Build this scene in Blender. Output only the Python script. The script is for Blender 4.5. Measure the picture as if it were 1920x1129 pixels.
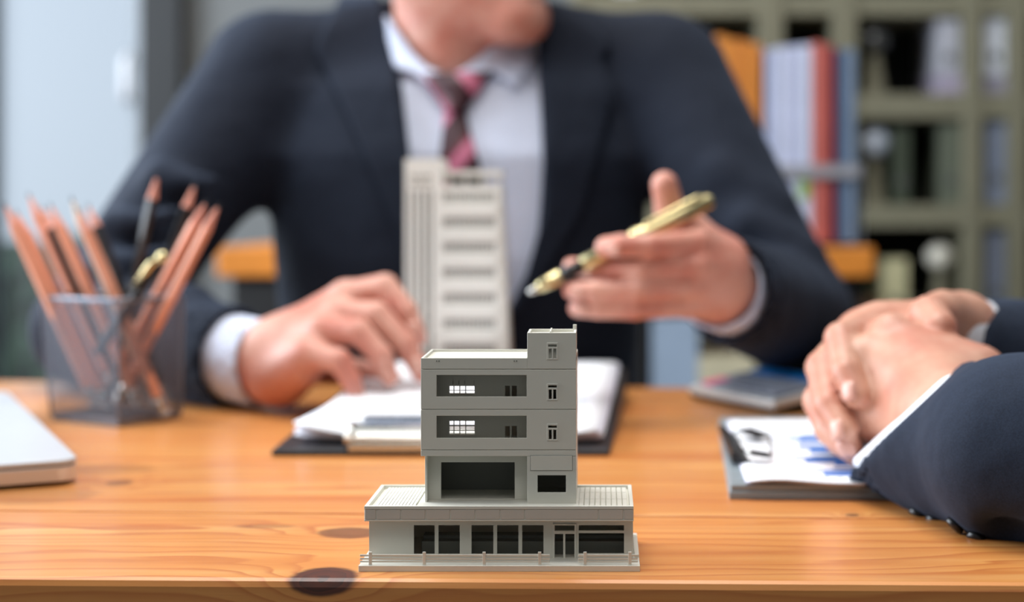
import bpy, bmesh, math, random
import numpy as np
from mathutils import Vector, Matrix

random.seed(7)
PI = math.pi
scene = bpy.context.scene
COL = scene.collection
for o in list(bpy.data.objects):
    bpy.data.objects.remove(o)

# ------------------------------------------------------------------ camera
T = 0.74                    # table top height above the floor
H = 0.168                   # lens height above the table top
FPX, CX, CY = 2900.0, 1130.0, 390.0   # focal length and principal point (the photograph is an off-centre crop)
cam_d = bpy.data.cameras.new('camera')
cam = bpy.data.objects.new('camera', cam_d)
COL.objects.link(cam)
cam.location = (0, 0, T + H)
cam.rotation_euler = (PI / 2, 0, 0)
cam_d.sensor_width = 36.0
cam_d.lens = FPX / 1920 * 36.0
cam_d.shift_x = -(CX - 960) / 1920
cam_d.shift_y = -(564.5 - CY) / 1920
cam_d.clip_start = 0.05
cam_d.dof.use_dof = True
cam_d.dof.focus_distance = 0.728
cam_d.dof.aperture_fstop = 4.2
scene.camera = cam

# ------------------------------------------------------------------ world and light
world = bpy.data.worlds.new('world')
scene.world = world
world.use_nodes = True
wn = world.node_tree
wn.nodes.clear()
w_out = wn.nodes.new('ShaderNodeOutputWorld')
w_bg = wn.nodes.new('ShaderNodeBackground')
w_tc = wn.nodes.new('ShaderNodeTexCoord')
w_sep = wn.nodes.new('ShaderNodeSeparateXYZ')
w_rmp = wn.nodes.new('ShaderNodeValToRGB')
w_rmp.color_ramp.elements[0].position = 0.0
w_rmp.color_ramp.elements[0].color = (0.58, 0.66, 0.76, 1)
w_rmp.color_ramp.elements[1].position = 1.0
w_rmp.color_ramp.elements[1].color = (0.40, 0.50, 0.68, 1)
wn.links.new(w_tc.outputs['Generated'], w_sep.inputs[0])
wn.links.new(w_sep.outputs['Z'], w_rmp.inputs[0])
wn.links.new(w_rmp.outputs[0], w_bg.inputs[0])
wn.links.new(w_bg.outputs[0], w_out.inputs[0])
w_bg.inputs[1].default_value = 1.0


def area(name, loc, target, sx, sy, power, color, spread=PI):
    d = bpy.data.lights.new(name, 'AREA')
    d.shape = 'RECTANGLE'
    d.size, d.size_y = sx, sy
    d.energy = power
    d.color = color
    d.spread = spread
    o = bpy.data.objects.new(name, d)
    COL.objects.link(o)
    o.location = loc
    v = Vector(target) - Vector(loc)
    o.rotation_euler = v.to_track_quat('-Z', 'Y').to_euler()
    return o


area('window_daylight', (-2.25, 1.7, T + 0.85), (0, 1.5, T + 0.1), 2.6, 1.7, 115, (0.82, 0.91, 1.0))
PANELS = ((-0.3, 1.2, 1.2, 1.2, 44), (0.1, -0.7, 1.2, 1.2, 13), (1.6, 2.6, 1.2, 0.6, 9))  # middle one is an unseen fill lamp added to brighten front faces
for x_, y_, w_, l_, p_ in PANELS:
    area('ceiling_or_fill_light', (x_, y_, 2.74), (x_, y_, 0), w_, l_, p_, (1.0, 0.975, 0.94))

scene.view_settings.view_transform = 'Standard'
scene.view_settings.look = 'None'
scene.view_settings.gamma = 1.0
scene.view_settings.exposure = 0.08
scene.view_settings.use_curve_mapping = False


# ------------------------------------------------------------------ picture measures -> world
def P(px, py, d):
    return Vector(((px - CX) * d / FPX, d, T + H - (py - CY) * d / FPX))


def fx(px, d):
    return (px - CX) * d / FPX


def fh(py, d):
    return T + H - (py - CY) * d / FPX


def on_h(px, py, h):
    """point at height h above the table seen at px, py"""
    d = (H - h) * FPX / (py - CY)
    return Vector(((px - CX) * d / FPX, d, T + h))


# ------------------------------------------------------------------ materials
def lin(c):
    out = []
    for v in c[:3]:
        v = v / 255.0
        out.append(v / 12.92 if v <= 0.04045 else ((v + 0.055) / 1.055) ** 2.4)
    return (*out, 1.0)


class NT:
    def __init__(self, name):
        self.m = bpy.data.materials.new(name)
        self.m.use_nodes = True
        self.t = self.m.node_tree
        self.b = self.t.nodes['Principled BSDF']

    def n(self, kind, **kw):
        nd = self.t.nodes.new('ShaderNode' + kind)
        for k, v in kw.items():
            setattr(nd, k, v)
        return nd

    def l(self, a, b):
        self.t.links.new(a, b)

    def math(self, op, a, b=None, c=None):
        nd = self.n('Math', operation=op)
        for i, v in enumerate((a, b, c)):
            if v is None:
                continue
            if isinstance(v, (int, float)):
                nd.inputs[i].default_value = v
            else:
                self.l(v, nd.inputs[i])
        return nd.outputs[0]

    def mix(self, fac, a, b, mode='MIX'):
        nd = self.n('Mix', data_type='RGBA', blend_type=mode)
        for sock, v in ((nd.inputs['Factor'], fac), (nd.inputs[6], a), (nd.inputs[7], b)):
            if isinstance(v, (int, float)):
                sock.default_value = v
            elif isinstance(v, tuple):
                sock.default_value = v
            else:
                self.l(v, sock)
        return nd.outputs[2]

    def ramp(self, fac, stops):
        nd = self.n('ValToRGB')
        cr = nd.color_ramp
        while len(cr.elements) < len(stops):
            cr.elements.new(0.5)
        for e, (p, c) in zip(cr.elements, stops):
            e.position = p
            e.color = c
        self.l(fac, nd.inputs[0])
        return nd.outputs[0]

    def noise(self, scale, detail=3, rough=0.5, vec=None, distortion=0.0):
        nd = self.n('TexNoise')
        nd.inputs['Scale'].default_value = scale
        nd.inputs['Detail'].default_value = detail
        nd.inputs['Roughness'].default_value = rough
        nd.inputs['Distortion'].default_value = distortion
        if vec is not None:
            self.l(vec, nd.inputs['Vector'])
        return nd.outputs['Fac']

    def pos(self):
        return self.n('NewGeometry').outputs['Position']

    def objco(self):
        return self.n('TexCoord').outputs['Object']

    def scaled(self, vec, s):
        nd = self.n('Mapping')
        nd.inputs['Scale'].default_value = s
        self.l(vec, nd.inputs['Vector'])
        return nd.outputs[0]

    def bump(self, hgt, strength=0.3, dist=0.001):
        nd = self.n('Bump')
        nd.inputs['Strength'].default_value = strength
        nd.inputs['Distance'].default_value = dist
        self.l(hgt, nd.inputs['Height'])
        self.l(nd.outputs[0], self.b.inputs['Normal'])


def mat(name, rgb, rough=0.5, metal=0.0, var=0.06, vscale=20.0, bump=0.0, bscale=200.0, bdist=0.0005,
        coat=0.0, sheen=0.0, spec=0.5):
    t = NT(name)
    c = lin(rgb)
    f = t.noise(vscale, 3, 0.55, t.objco())
    lo = tuple(v * (1 - var) for v in c[:3]) + (1,)
    hi = tuple(min(1, v * (1 + var)) for v in c[:3]) + (1,)
    col = t.ramp(f, [(0.3, lo), (0.7, hi)])
    t.l(col, t.b.inputs['Base Color'])
    t.b.inputs['Roughness'].default_value = rough
    t.b.inputs['Metallic'].default_value = metal
    t.b.inputs['Coat Weight'].default_value = coat
    t.b.inputs['Sheen Weight'].default_value = sheen
    t.b.inputs['Specular IOR Level'].default_value = spec
    if bump > 0:
        t.bump(t.noise(bscale, 2, 0.5, t.objco()), bump, bdist)
    return t.m


def skin_mat(name, rgb, red):
    t = NT(name)
    f = t.noise(28, 3, 0.55, t.objco())
    f2 = t.noise(180, 2, 0.5, t.objco())
    c = t.ramp(f, [(0.32, lin(red)), (0.62, lin(rgb))])
    c = t.mix(t.math('MULTIPLY', f2, 0.18), c, lin((150, 85, 70)))
    t.l(c, t.b.inputs['Base Color'])
    t.b.inputs['Roughness'].default_value = 0.45
    t.b.inputs['Subsurface Weight'].default_value = 0.08
    t.b.inputs['Subsurface Radius'].default_value = (0.012, 0.005, 0.003)
    t.b.inputs['Subsurface Scale'].default_value = 0.6
    t.bump(t.noise(420, 3, 0.6, t.objco()), 0.25, 0.0006)
    return t.m


def wool_mat(name, rgb):
    t = NT(name)
    v = t.objco()
    f = t.noise(900, 2, 0.6, v)
    big = t.noise(14, 3, 0.5, v)
    c = lin(rgb)
    a = tuple(x * 0.75 for x in c[:3]) + (1,)
    b = tuple(x * 1.3 for x in c[:3]) + (1,)
    t.l(t.ramp(f, [(0.3, a), (0.7, b)]), t.b.inputs['Base Color'])
    t.b.inputs['Roughness'].default_value = 0.85
    t.b.inputs['Sheen Weight'].default_value = 0.10
    t.b.inputs['Sheen Roughness'].default_value = 0.5
    t.b.inputs['Specular IOR Level'].default_value = 0.25
    t.b.inputs['Sheen Tint'].default_value = lin((150, 175, 215))
    h = t.math('ADD', t.math('MULTIPLY', t.noise(1500, 1, 0.5, v), 0.012), big)
    t.bump(h, 0.6, 0.012)
    return t.m


def pine_mat():
    t = NT('pine_boards')
    p = t.pos()
    oi = t.n('ObjectInfo')
    rnd = oi.outputs['Random']
    off = t.n('CombineXYZ')
    t.l(t.math('MULTIPLY', rnd, 7.0), off.inputs[0])
    t.l(t.math('MULTIPLY', rnd, 3.0), off.inputs[1])
    add = t.n('VectorMath', operation='ADD')
    t.l(p, add.inputs[0])
    t.l(off.outputs[0], add.inputs[1])
    v = add.outputs[0]
    sep = t.n('SeparateXYZ')
    t.l(p, sep.inputs[0])
    # knots: (x, y, half length, half width, strength)
    knots = KNOTS
    bend = None
    knotf = None
    kwob = t.math('MULTIPLY', t.math('SUBTRACT', t.noise(70.0, 3, 0.6, t.scaled(p, (0.6, 1.0, 1.0))), 0.5), 0.9)
    for kx, ky, rx, ry, st in knots:
        dx = t.math('DIVIDE', t.math('SUBTRACT', sep.outputs[0], kx), rx)
        dy = t.math('DIVIDE', t.math('SUBTRACT', sep.outputs[1], ky), ry)
        r2 = t.math('ADD', t.math('MULTIPLY', dx, dx), t.math('MULTIPLY', dy, dy))
        dz = t.math('DIVIDE', t.math('SUBTRACT', sep.outputs[2], T), 0.0075)
        r2 = t.math('MAXIMUM', t.math('ADD', t.math('ADD', r2, t.math('MULTIPLY', dz, dz)), kwob), 0.0)
        r = t.math('SQRT', r2)
        g = t.math('MULTIPLY', t.math('EXPONENT', t.math('MULTIPLY', r2, -0.28)), st)
        s = t.n('MapRange', interpolation_type='SMOOTHSTEP')
        s.inputs['From Min'].default_value = 1.12
        s.inputs['From Max'].default_value = 0.8
        t.l(r, s.inputs['Value'])
        k = t.math('MULTIPLY', s.outputs[0], st)
        bend = g if bend is None else t.math('ADD', bend, g)
        knotf = k if knotf is None else t.math('MAXIMUM', knotf, k)
    # growth rings: bands across the board, pushed round the knots
    wob = t.noise(3.0, 3, 0.5, t.scaled(v, (0.9, 6.0, 6.0)))
    ringc = t.math('ADD', t.math('MULTIPLY', sep.outputs[1], 60.0),
                   t.math('ADD', t.math('MULTIPLY', wob, 7.0), t.math('MULTIPLY', bend, 3.2)))
    ringc = t.math('ADD', ringc, t.math('MULTIPLY', sep.outputs[2], 75.0))
    ringc = t.math('ADD', ringc, t.math('MULTIPLY', rnd, 9.0))
    fr = t.math('FRACT', ringc)
    late = t.ramp(fr, [(0.0, (0, 0, 0, 1)), (0.6, (0.25, 0.25, 0.25, 1)), (0.9, (1, 1, 1, 1)), (1.0, (0.05, 0.05, 0.05, 1))])
    vary = t.noise(4.0, 3, 0.6, t.scaled(v, (0.7, 9.0, 9.0)))
    fine = t.noise(30.0, 4, 0.65, t.scaled(v, (0.6, 26.0, 26.0)))
    base = t.ramp(vary, [(0.25, lin(PINE_A)), (0.5, lin(PINE_B)), (0.78, lin(PINE_C))])
    lf = t.math('MULTIPLY', late, t.math('MULTIPLY', vary, 1.25))
    c = t.mix(lf, base, lin(PINE_D))
    c = t.mix(t.math('MULTIPLY', fine, 0.30), c, lin((200, 104, 44)))
    streak = t.ramp(t.noise(2.4, 2, 0.5, t.scaled(v, (0.35, 16.0, 16.0))), [(0.60, (0, 0, 0, 1)), (0.72, (1, 1, 1, 1))])
    c = t.mix(t.math('MULTIPLY', streak, 0.60), c, lin((184, 90, 34)))
    kring = t.math('FRACT', t.math('MULTIPLY', bend, 9.0))
    kc = t.mix(kring, lin((58, 26, 14)), lin((88, 40, 20)))
    c = t.mix(knotf, c, kc)
    tint = t.ramp(rnd, [(0.0, (0.93, 0.90, 0.86, 1)), (1.0, (1.05, 1.03, 1.0, 1))])
    c = t.mix(1.0, c, tint, 'MULTIPLY')
    t.l(c, t.b.inputs['Base Color'])
    t.b.inputs['Roughness'].default_value = 0.42
    t.b.inputs['Coat Weight'].default_value = 0.5
    t.b.inputs['Coat Roughness'].default_value = 0.2
    t.bump(fine, 0.12, 0.0006)
    return t.m


KNOTS = []
for px, py, hx, hy, st in ((606, 1084, 66, 21, 1.0), (655, 999, 62, 11, 0.75), (225, 905, 26, 6, 0.55), (60, 930, 120, 16, 0.30),
                           (190, 880, 110, 9, 0.28), (1598, 966, 14, 3, 0.7), (495, 987, 60, 4, 0.35)):
    c0 = on_h(px, py, 0)
    KNOTS.append((c0.x, c0.y, hx * c0.y / FPX, hy * c0.y * c0.y / (FPX * H), st))
PINE_A, PINE_B, PINE_C, PINE_D = (202, 128, 60), (216, 152, 82), (230, 182, 116), (172, 90, 38)

M = {}
M['pine'] = pine_mat()
M['kit'] = mat('grey_kit_plastic', (216, 214, 203), 0.5, var=0.02, bump=0.05, bscale=900, bdist=0.0002)
M['kit_panel'] = mat('grey_kit_panel_plastic', (196, 190, 180), 0.55, var=0.02)
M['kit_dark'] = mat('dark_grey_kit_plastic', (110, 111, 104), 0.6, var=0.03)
M['tower'] = mat('pale_grey_kit_plastic', (238, 238, 231), 0.5, var=0.02)
M['tower_dark'] = mat('shadow_grey_kit_plastic', (112, 112, 100), 0.6, var=0.03)  # dark copy of the tower plastic, shade of its openings put into the colour
M['navy'] = wool_mat('navy_wool', (18, 25, 39))
M['navy2'] = wool_mat('dark_navy_wool', (27, 36, 52))
M['trouser'] = wool_mat('dark_trouser_wool', (26, 30, 38))
M['shirt'] = mat('pale_blue_cotton', (205, 212, 232), 0.8, var=0.04, bump=0.3, bscale=60, bdist=0.003)
M['shirt2'] = mat('white_cotton', (228, 232, 240), 0.8, var=0.03, bump=0.2, bscale=80, bdist=0.002)
M['skin'] = skin_mat('warm_skin', (220, 164, 145), (202, 126, 108))
M['skin2'] = skin_mat('light_skin', (208, 158, 134), (194, 126, 104))
M['nail'] = mat('fingernail', (216, 164, 148), 0.35, var=0.03, coat=0.3)
M['hair'] = mat('black_hair', (22, 18, 16), 0.45, var=0.2, vscale=300)
M['eye'] = mat('eye_white', (225, 222, 215), 0.2, var=0.02)
M['iris'] = mat('dark_iris', (40, 26, 18), 0.2, var=0.1)
M['lip'] = mat('lip', (196, 112, 100), 0.4, var=0.05)
M['shoe'] = mat('black_leather', (18, 17, 16), 0.3, var=0.1, coat=0.3)
M['gold'] = mat('brushed_gold', (212, 198, 150), 0.22, 1.0, var=0.03)
M['silver'] = mat('polished_steel', (205, 205, 200), 0.2, 1.0, var=0.03)
M['steel_mesh'] = mat('grey_painted_wire', (122, 127, 138), 0.35, 0.6, var=0.04)
M['black'] = mat('black_plastic', (20, 20, 22), 0.35, var=0.08)
M['black_matte'] = mat('matte_black', (16, 16, 18), 0.7, var=0.1)
M['copper_paint'] = mat('copper_paint', (226, 154, 124), 0.36, 0.1, var=0.04)
M['black_paint'] = mat('black_pencil_paint', (22, 22, 24), 0.3, var=0.08, coat=0.3)
M['cream_paint'] = mat('cream_pencil_paint', (232, 214, 196), 0.4, var=0.03)
M['pink_wood'] = mat('sharpened_pinkish_wood', (222, 150, 128), 0.6, var=0.06, vscale=300)
M['cream_wood'] = mat('sharpened_cream_wood', (232, 212, 190), 0.6, var=0.05, vscale=300)
M['lead'] = mat('graphite', (40, 40, 44), 0.35, 0.3, var=0.05)
M['rubber'] = mat('eraser_rubber', (190, 190, 190), 0.7, var=0.05)
M['paper'] = mat('white_paper', (238, 240, 246), 0.75, var=0.015)
M['paper_b'] = mat('lavender_white_paper', (222, 220, 236), 0.75, var=0.02)
M['print_black'] = mat('black_print', (38, 40, 46), 0.7, var=0.05)
M['print_grey'] = mat('grey_print', (120, 132, 150), 0.7, var=0.05)
M['print_blue'] = mat('blue_print', (58, 112, 190), 0.65, var=0.03)
M['print_navy'] = mat('dark_blue_print', (34, 80, 150), 0.65, var=0.03)
M['print_light'] = mat('light_blue_print', (94, 132, 200), 0.65, var=0.03)
M['board_black'] = mat('black_board', (24, 26, 32), 0.45, var=0.06)
M['board_grey'] = mat('slate_grey_board', (134, 145, 151), 0.4, var=0.04)
M['board_edge'] = mat('pale_board_edge', (160, 164, 164), 0.5, var=0.04)
M['laptop'] = mat('silver_aluminium', (204, 208, 214), 0.38, 0.35, var=0.01)
M['laptop_edge'] = mat('satin_aluminium_edge', (222, 214, 208), 0.3, 0.5, var=0.01)  # warm reflection of the table put into the edge colour
M['calc'] = mat('silver_grey_plastic', (206, 205, 203), 0.35, 0.3, var=0.02)
M['calc_face'] = mat('slate_plastic', (116, 121, 134), 0.45, var=0.03)
M['key_grey'] = mat('grey_key', (136, 141, 154), 0.4, var=0.03)
M['key_pink'] = mat('pink_key', (228, 104, 138), 0.4, var=0.03)
M['key_blue'] = mat('blue_panel', (0, 122, 205), 0.35, var=0.05)
M['lcd'] = mat('dark_lcd', (44, 46, 46), 0.2, var=0.04)
M['wall'] = mat('grey_wall_paint', (120, 122, 122), 0.85, var=0.03, vscale=3)
M['wall_back'] = mat('charcoal_wall_paint', (66, 68, 66), 0.85, var=0.05, vscale=3)
M['floor'] = mat('grey_carpet', (98, 96, 92), 0.95, var=0.1, vscale=60)
M['ceil'] = mat('white_ceiling_paint', (225, 225, 222), 0.9, var=0.01)
M['frame_black'] = mat('black_door_frame', (24, 25, 27), 0.5, var=0.05)
M['frame_grey'] = mat('grey_aluminium_frame', (150, 155, 160), 0.4, 0.3, var=0.03)
M['khaki'] = mat('khaki_shelf_board', (118, 115, 95), 0.6, var=0.05)
M['rack_back'] = mat('dark_rack_back', (30, 33, 30), 0.8, var=0.1)
M['oak'] = mat('orange_oak', (214, 132, 50), 0.45, var=0.12, vscale=14)
M['cab_dark'] = mat('black_cabinet', (22, 22, 24), 0.6, var=0.08)
M['hedge'] = mat('hedge_leaves', (92, 120, 92), 0.8, var=0.35, vscale=9)
M['ground'] = mat('paved_ground', (120, 122, 112), 0.9, var=0.1, vscale=3)


def tie_mat(sx=0.78):
    t = NT('striped_silk')
    v = t.objco()
    sep = t.n('SeparateXYZ')
    t.l(v, sep.inputs[0])
    # diagonal stripes rising to the right
    d = t.math('SUBTRACT', t.math('MULTIPLY', sep.outputs[2], 0.62), t.math('MULTIPLY', sep.outputs[0], sx))
    f = t.math('FRACT', t.math('ADD', t.math('MULTIPLY', d, 25.0), 0.22))
    c = t.ramp(f, [(0.0, lin((58, 22, 32))), (0.50, lin((58, 22, 32))), (0.54, lin((196, 110, 138))), (0.86, lin((196, 110, 138))),
                   (0.90, lin((96, 30, 44)))])
    t.l(c, t.b.inputs['Base Color'])
    t.b.inputs['Roughness'].default_value = 0.5
    return t.m


M['tie'] = tie_mat()
M['tie_knot'] = tie_mat(-0.78)


def glass_mat():
    t = NT('clear_pane')
    t.t.nodes.remove(t.b)
    out = t.t.nodes['Material Output']
    tr = t.n('BsdfTransparent')
    tr.inputs[0].default_value = (0.93, 0.95, 0.96, 1)
    gl = t.n('BsdfGlossy')
    gl.inputs['Roughness'].default_value = 0.45
    fr = t.n('Fresnel')
    fr.inputs[0].default_value = 1.45
    mx = t.n('MixShader')
    t.l(fr.outputs[0], mx.inputs[0])
    t.l(tr.outputs[0], mx.inputs[1])
    t.l(gl.outputs[0], mx.inputs[2])
    t.l(mx.outputs[0], out.inputs[0])
    return t.m


M['glass'] = glass_mat()


# ------------------------------------------------------------------ object helpers
def tag(o, label=None, cat=None, group=None, kind=None):
    if label:
        o['label'] = label
    if cat:
        o['category'] = cat
    if group:
        o['group'] = group
    if kind:
        o['kind'] = kind
    return o


def thing(name, label, cat, loc=(0, 0, 0), group=None):
    o = bpy.data.objects.new(name, None)
    o.empty_display_size = 0.02
    COL.objects.link(o)
    o.location = loc
    return tag(o, label, cat, group)


def link(name, me, m, parent=None, local=False, smooth=False, bevel=0.0, label=None):
    o = bpy.data.objects.new(name, me)
    COL.objects.link(o)
    if m is not None and len(me.materials) == 0:
        me.materials.append(m)
    if parent is not None:
        o.parent = parent
        if not local:
            o.matrix_parent_inverse = Matrix.Translation(parent.location).inverted() if parent.type == 'EMPTY' else Matrix()
    if smooth:
        me.polygons.foreach_set('use_smooth', [True] * len(me.polygons))
    if bevel > 0:
        b = o.modifiers.new('bevel', 'BEVEL')
        b.width = bevel
        b.segments = 2
        b.limit_method = 'ANGLE'
        b.angle_limit = math.radians(40)
    if label:
        o['label'] = label
    return o


def copy_tree(o, parent=None):
    c = o.copy()
    COL.objects.link(c)
    if parent is not None:
        c.parent = parent
    for ch in list(o.children):
        copy_tree(ch, c)
    return c


class MB:
    def __init__(self):
        self.v, self.f = [], []

    def add(self, vs, fs):
        n = len(self.v)
        self.v += [tuple(p) for p in vs]
        self.f += [tuple(i + n for i in f) for f in fs]
        return self

    def box(self, x0, x1, y0, y1, z0, z1):
        return self.add([(x0, y0, z0), (x1, y0, z0), (x1, y1, z0), (x0, y1, z0), (x0, y0, z1), (x1, y0, z1), (x1, y1, z1), (x0, y1, z1)],
                        [(0, 3, 2, 1), (4, 5, 6, 7), (0, 1, 5, 4), (1, 2, 6, 5), (2, 3, 7, 6), (3, 0, 4, 7)])

    def hexa(self, q0, q1):
        """two quads (bottom, top) joined into a solid"""
        return self.add(list(q0) + list(q1), [(0, 3, 2, 1), (4, 5, 6, 7), (0, 1, 5, 4), (1, 2, 6, 5), (2, 3, 7, 6), (3, 0, 4, 7)])

    def prism(self, poly, off):
        """polygon (3d points) extruded along off"""
        n = len(poly)
        off = Vector(off)
        vs = [Vector(p) for p in poly] + [Vector(p) + off for p in poly]
        fs = [tuple(range(n))[::-1], tuple(range(n, 2 * n))] + [(i, (i + 1) % n, n + (i + 1) % n, n + i) for i in range(n)]
        return self.add(vs, fs)

    def tube(self, pts, r, n=8, cap=True):
        pts = [Vector(p) for p in pts]
        rs = r if isinstance(r, (list, tuple)) else [r] * len(pts)
        vs = []
        ref = None
        for i, p in enumerate(pts):
            d = (pts[min(i + 1, len(pts) - 1)] - pts[max(i - 1, 0)]).normalized()
            if ref is None:
                ref = d.orthogonal().normalized()
            a = (ref - d * ref.dot(d)).normalized()
            ref = a
            b = d.cross(a)
            for k in range(n):
                an = 2 * PI * k / n
                vs.append(p + (a * math.cos(an) + b * math.sin(an)) * rs[i])
        fs = []
        for i in range(len(pts) - 1):
            for k in range(n):
                fs.append((i * n + k, i * n + (k + 1) % n, (i + 1) * n + (k + 1) % n, (i + 1) * n + k))
        if cap:
            fs.append(tuple(range(n))[::-1])
            fs.append(tuple((len(pts) - 1) * n + k for k in range(n)))
        return self.add(vs, fs)

    def ball(self, c, r, n=12, m=8, sc=(1, 1, 1)):
        c = Vector(c)
        vs = [c + Vector((0, 0, r * sc[2]))]
        for j in range(1, m):
            th = PI * j / m
            for k in range(n):
                ph = 2 * PI * k / n
                vs.append(c + Vector((r * sc[0] * math.sin(th) * math.cos(ph), r * sc[1] * math.sin(th) * math.sin(ph), r * sc[2] * math.cos(th))))
        vs.append(c - Vector((0, 0, r * sc[2])))
        fs = []
        for k in range(n):
            fs.append((0, 1 + k, 1 + (k + 1) % n))
            fs.append((len(vs) - 1, 1 + (m - 2) * n + (k + 1) % n, 1 + (m - 2) * n + k))
        for j in range(m - 2):
            for k in range(n):
                a = 1 + j * n
                fs.append((a + k, a + n + k, a + n + (k + 1) % n, a + (k + 1) % n))
        return self.add(vs, fs)

    def wall(self, x0, x1, z0, z1, y0, y1, holes):
        """upright slab facing -y with rectangular holes (hx0, hx1, hz0, hz1)"""
        xs = sorted({x0, x1, *[min(max(h[i], x0), x1) for h in holes for i in (0, 1)]})
        zs = sorted({z0, z1, *[min(max(h[i], z0), z1) for h in holes for i in (2, 3)]})
        nx, nz = len(xs) - 1, len(zs) - 1

        def solid(i, k):
            if not (0 <= i < nx and 0 <= k < nz):
                return False
            cx, cz = (xs[i] + xs[i + 1]) / 2, (zs[k] + zs[k + 1]) / 2
            return not any(h[0] < cx < h[1] and h[2] < cz < h[3] for h in holes)
        idx = {}

        def vid(i, k, s):
            key = (i, k, s)
            if key not in idx:
                idx[key] = len(self.v)
                self.v.append((xs[i], y1 if s else y0, zs[k]))
            return idx[key]
        for i in range(nx):
            for k in range(nz):
                if not solid(i, k):
                    continue
                a, b, c, d = (i, k), (i + 1, k), (i + 1, k + 1), (i, k + 1)
                self.f.append(tuple(vid(*q, 0) for q in (a, b, c, d)))
                self.f.append(tuple(vid(*q, 1) for q in (d, c, b, a)))
                for (p, q, di, dk) in ((a, b, 0, -1), (b, c, 1, 0), (c, d, 0, 1), (d, a, -1, 0)):
                    if not solid(i + di, k + dk):
                        self.f.append((vid(*q, 0), vid(*p, 0), vid(*p, 1), vid(*q, 1)))
        return self

    def mesh(self, name='m'):
        me = bpy.data.meshes.new(name)
        me.from_pydata(self.v, [], self.f)
        me.validate()
        me.update()
        return me

    def build(self, name, m, parent=None, **kw):
        return link(name, self.mesh(name), m, parent, **kw)


def struct(name, mb, m, parent=None, **kw):
    o = mb.build(name, m, parent, **kw)
    if parent is None:
        o['kind'] = 'structure'
    return o


def grid_mesh(rows, thick=0.0, closed=False):
    """rows of points -> sheet; thick adds a solidify modifier afterwards"""
    mb = MB()
    n = len(rows[0])
    vs = [p for r in rows for p in r]
    fs = []
    for i in range(len(rows) - 1):
        for j in range(n - 1):
            fs.append((i * n + j, i * n + j + 1, (i + 1) * n + j + 1, (i + 1) * n + j))
    mb.add(vs, fs)
    return mb


def solidify(o, t, offset=0.0):
    s = o.modifiers.new('thickness', 'SOLIDIFY')
    s.thickness = t
    s.offset = offset
    return o


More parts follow.
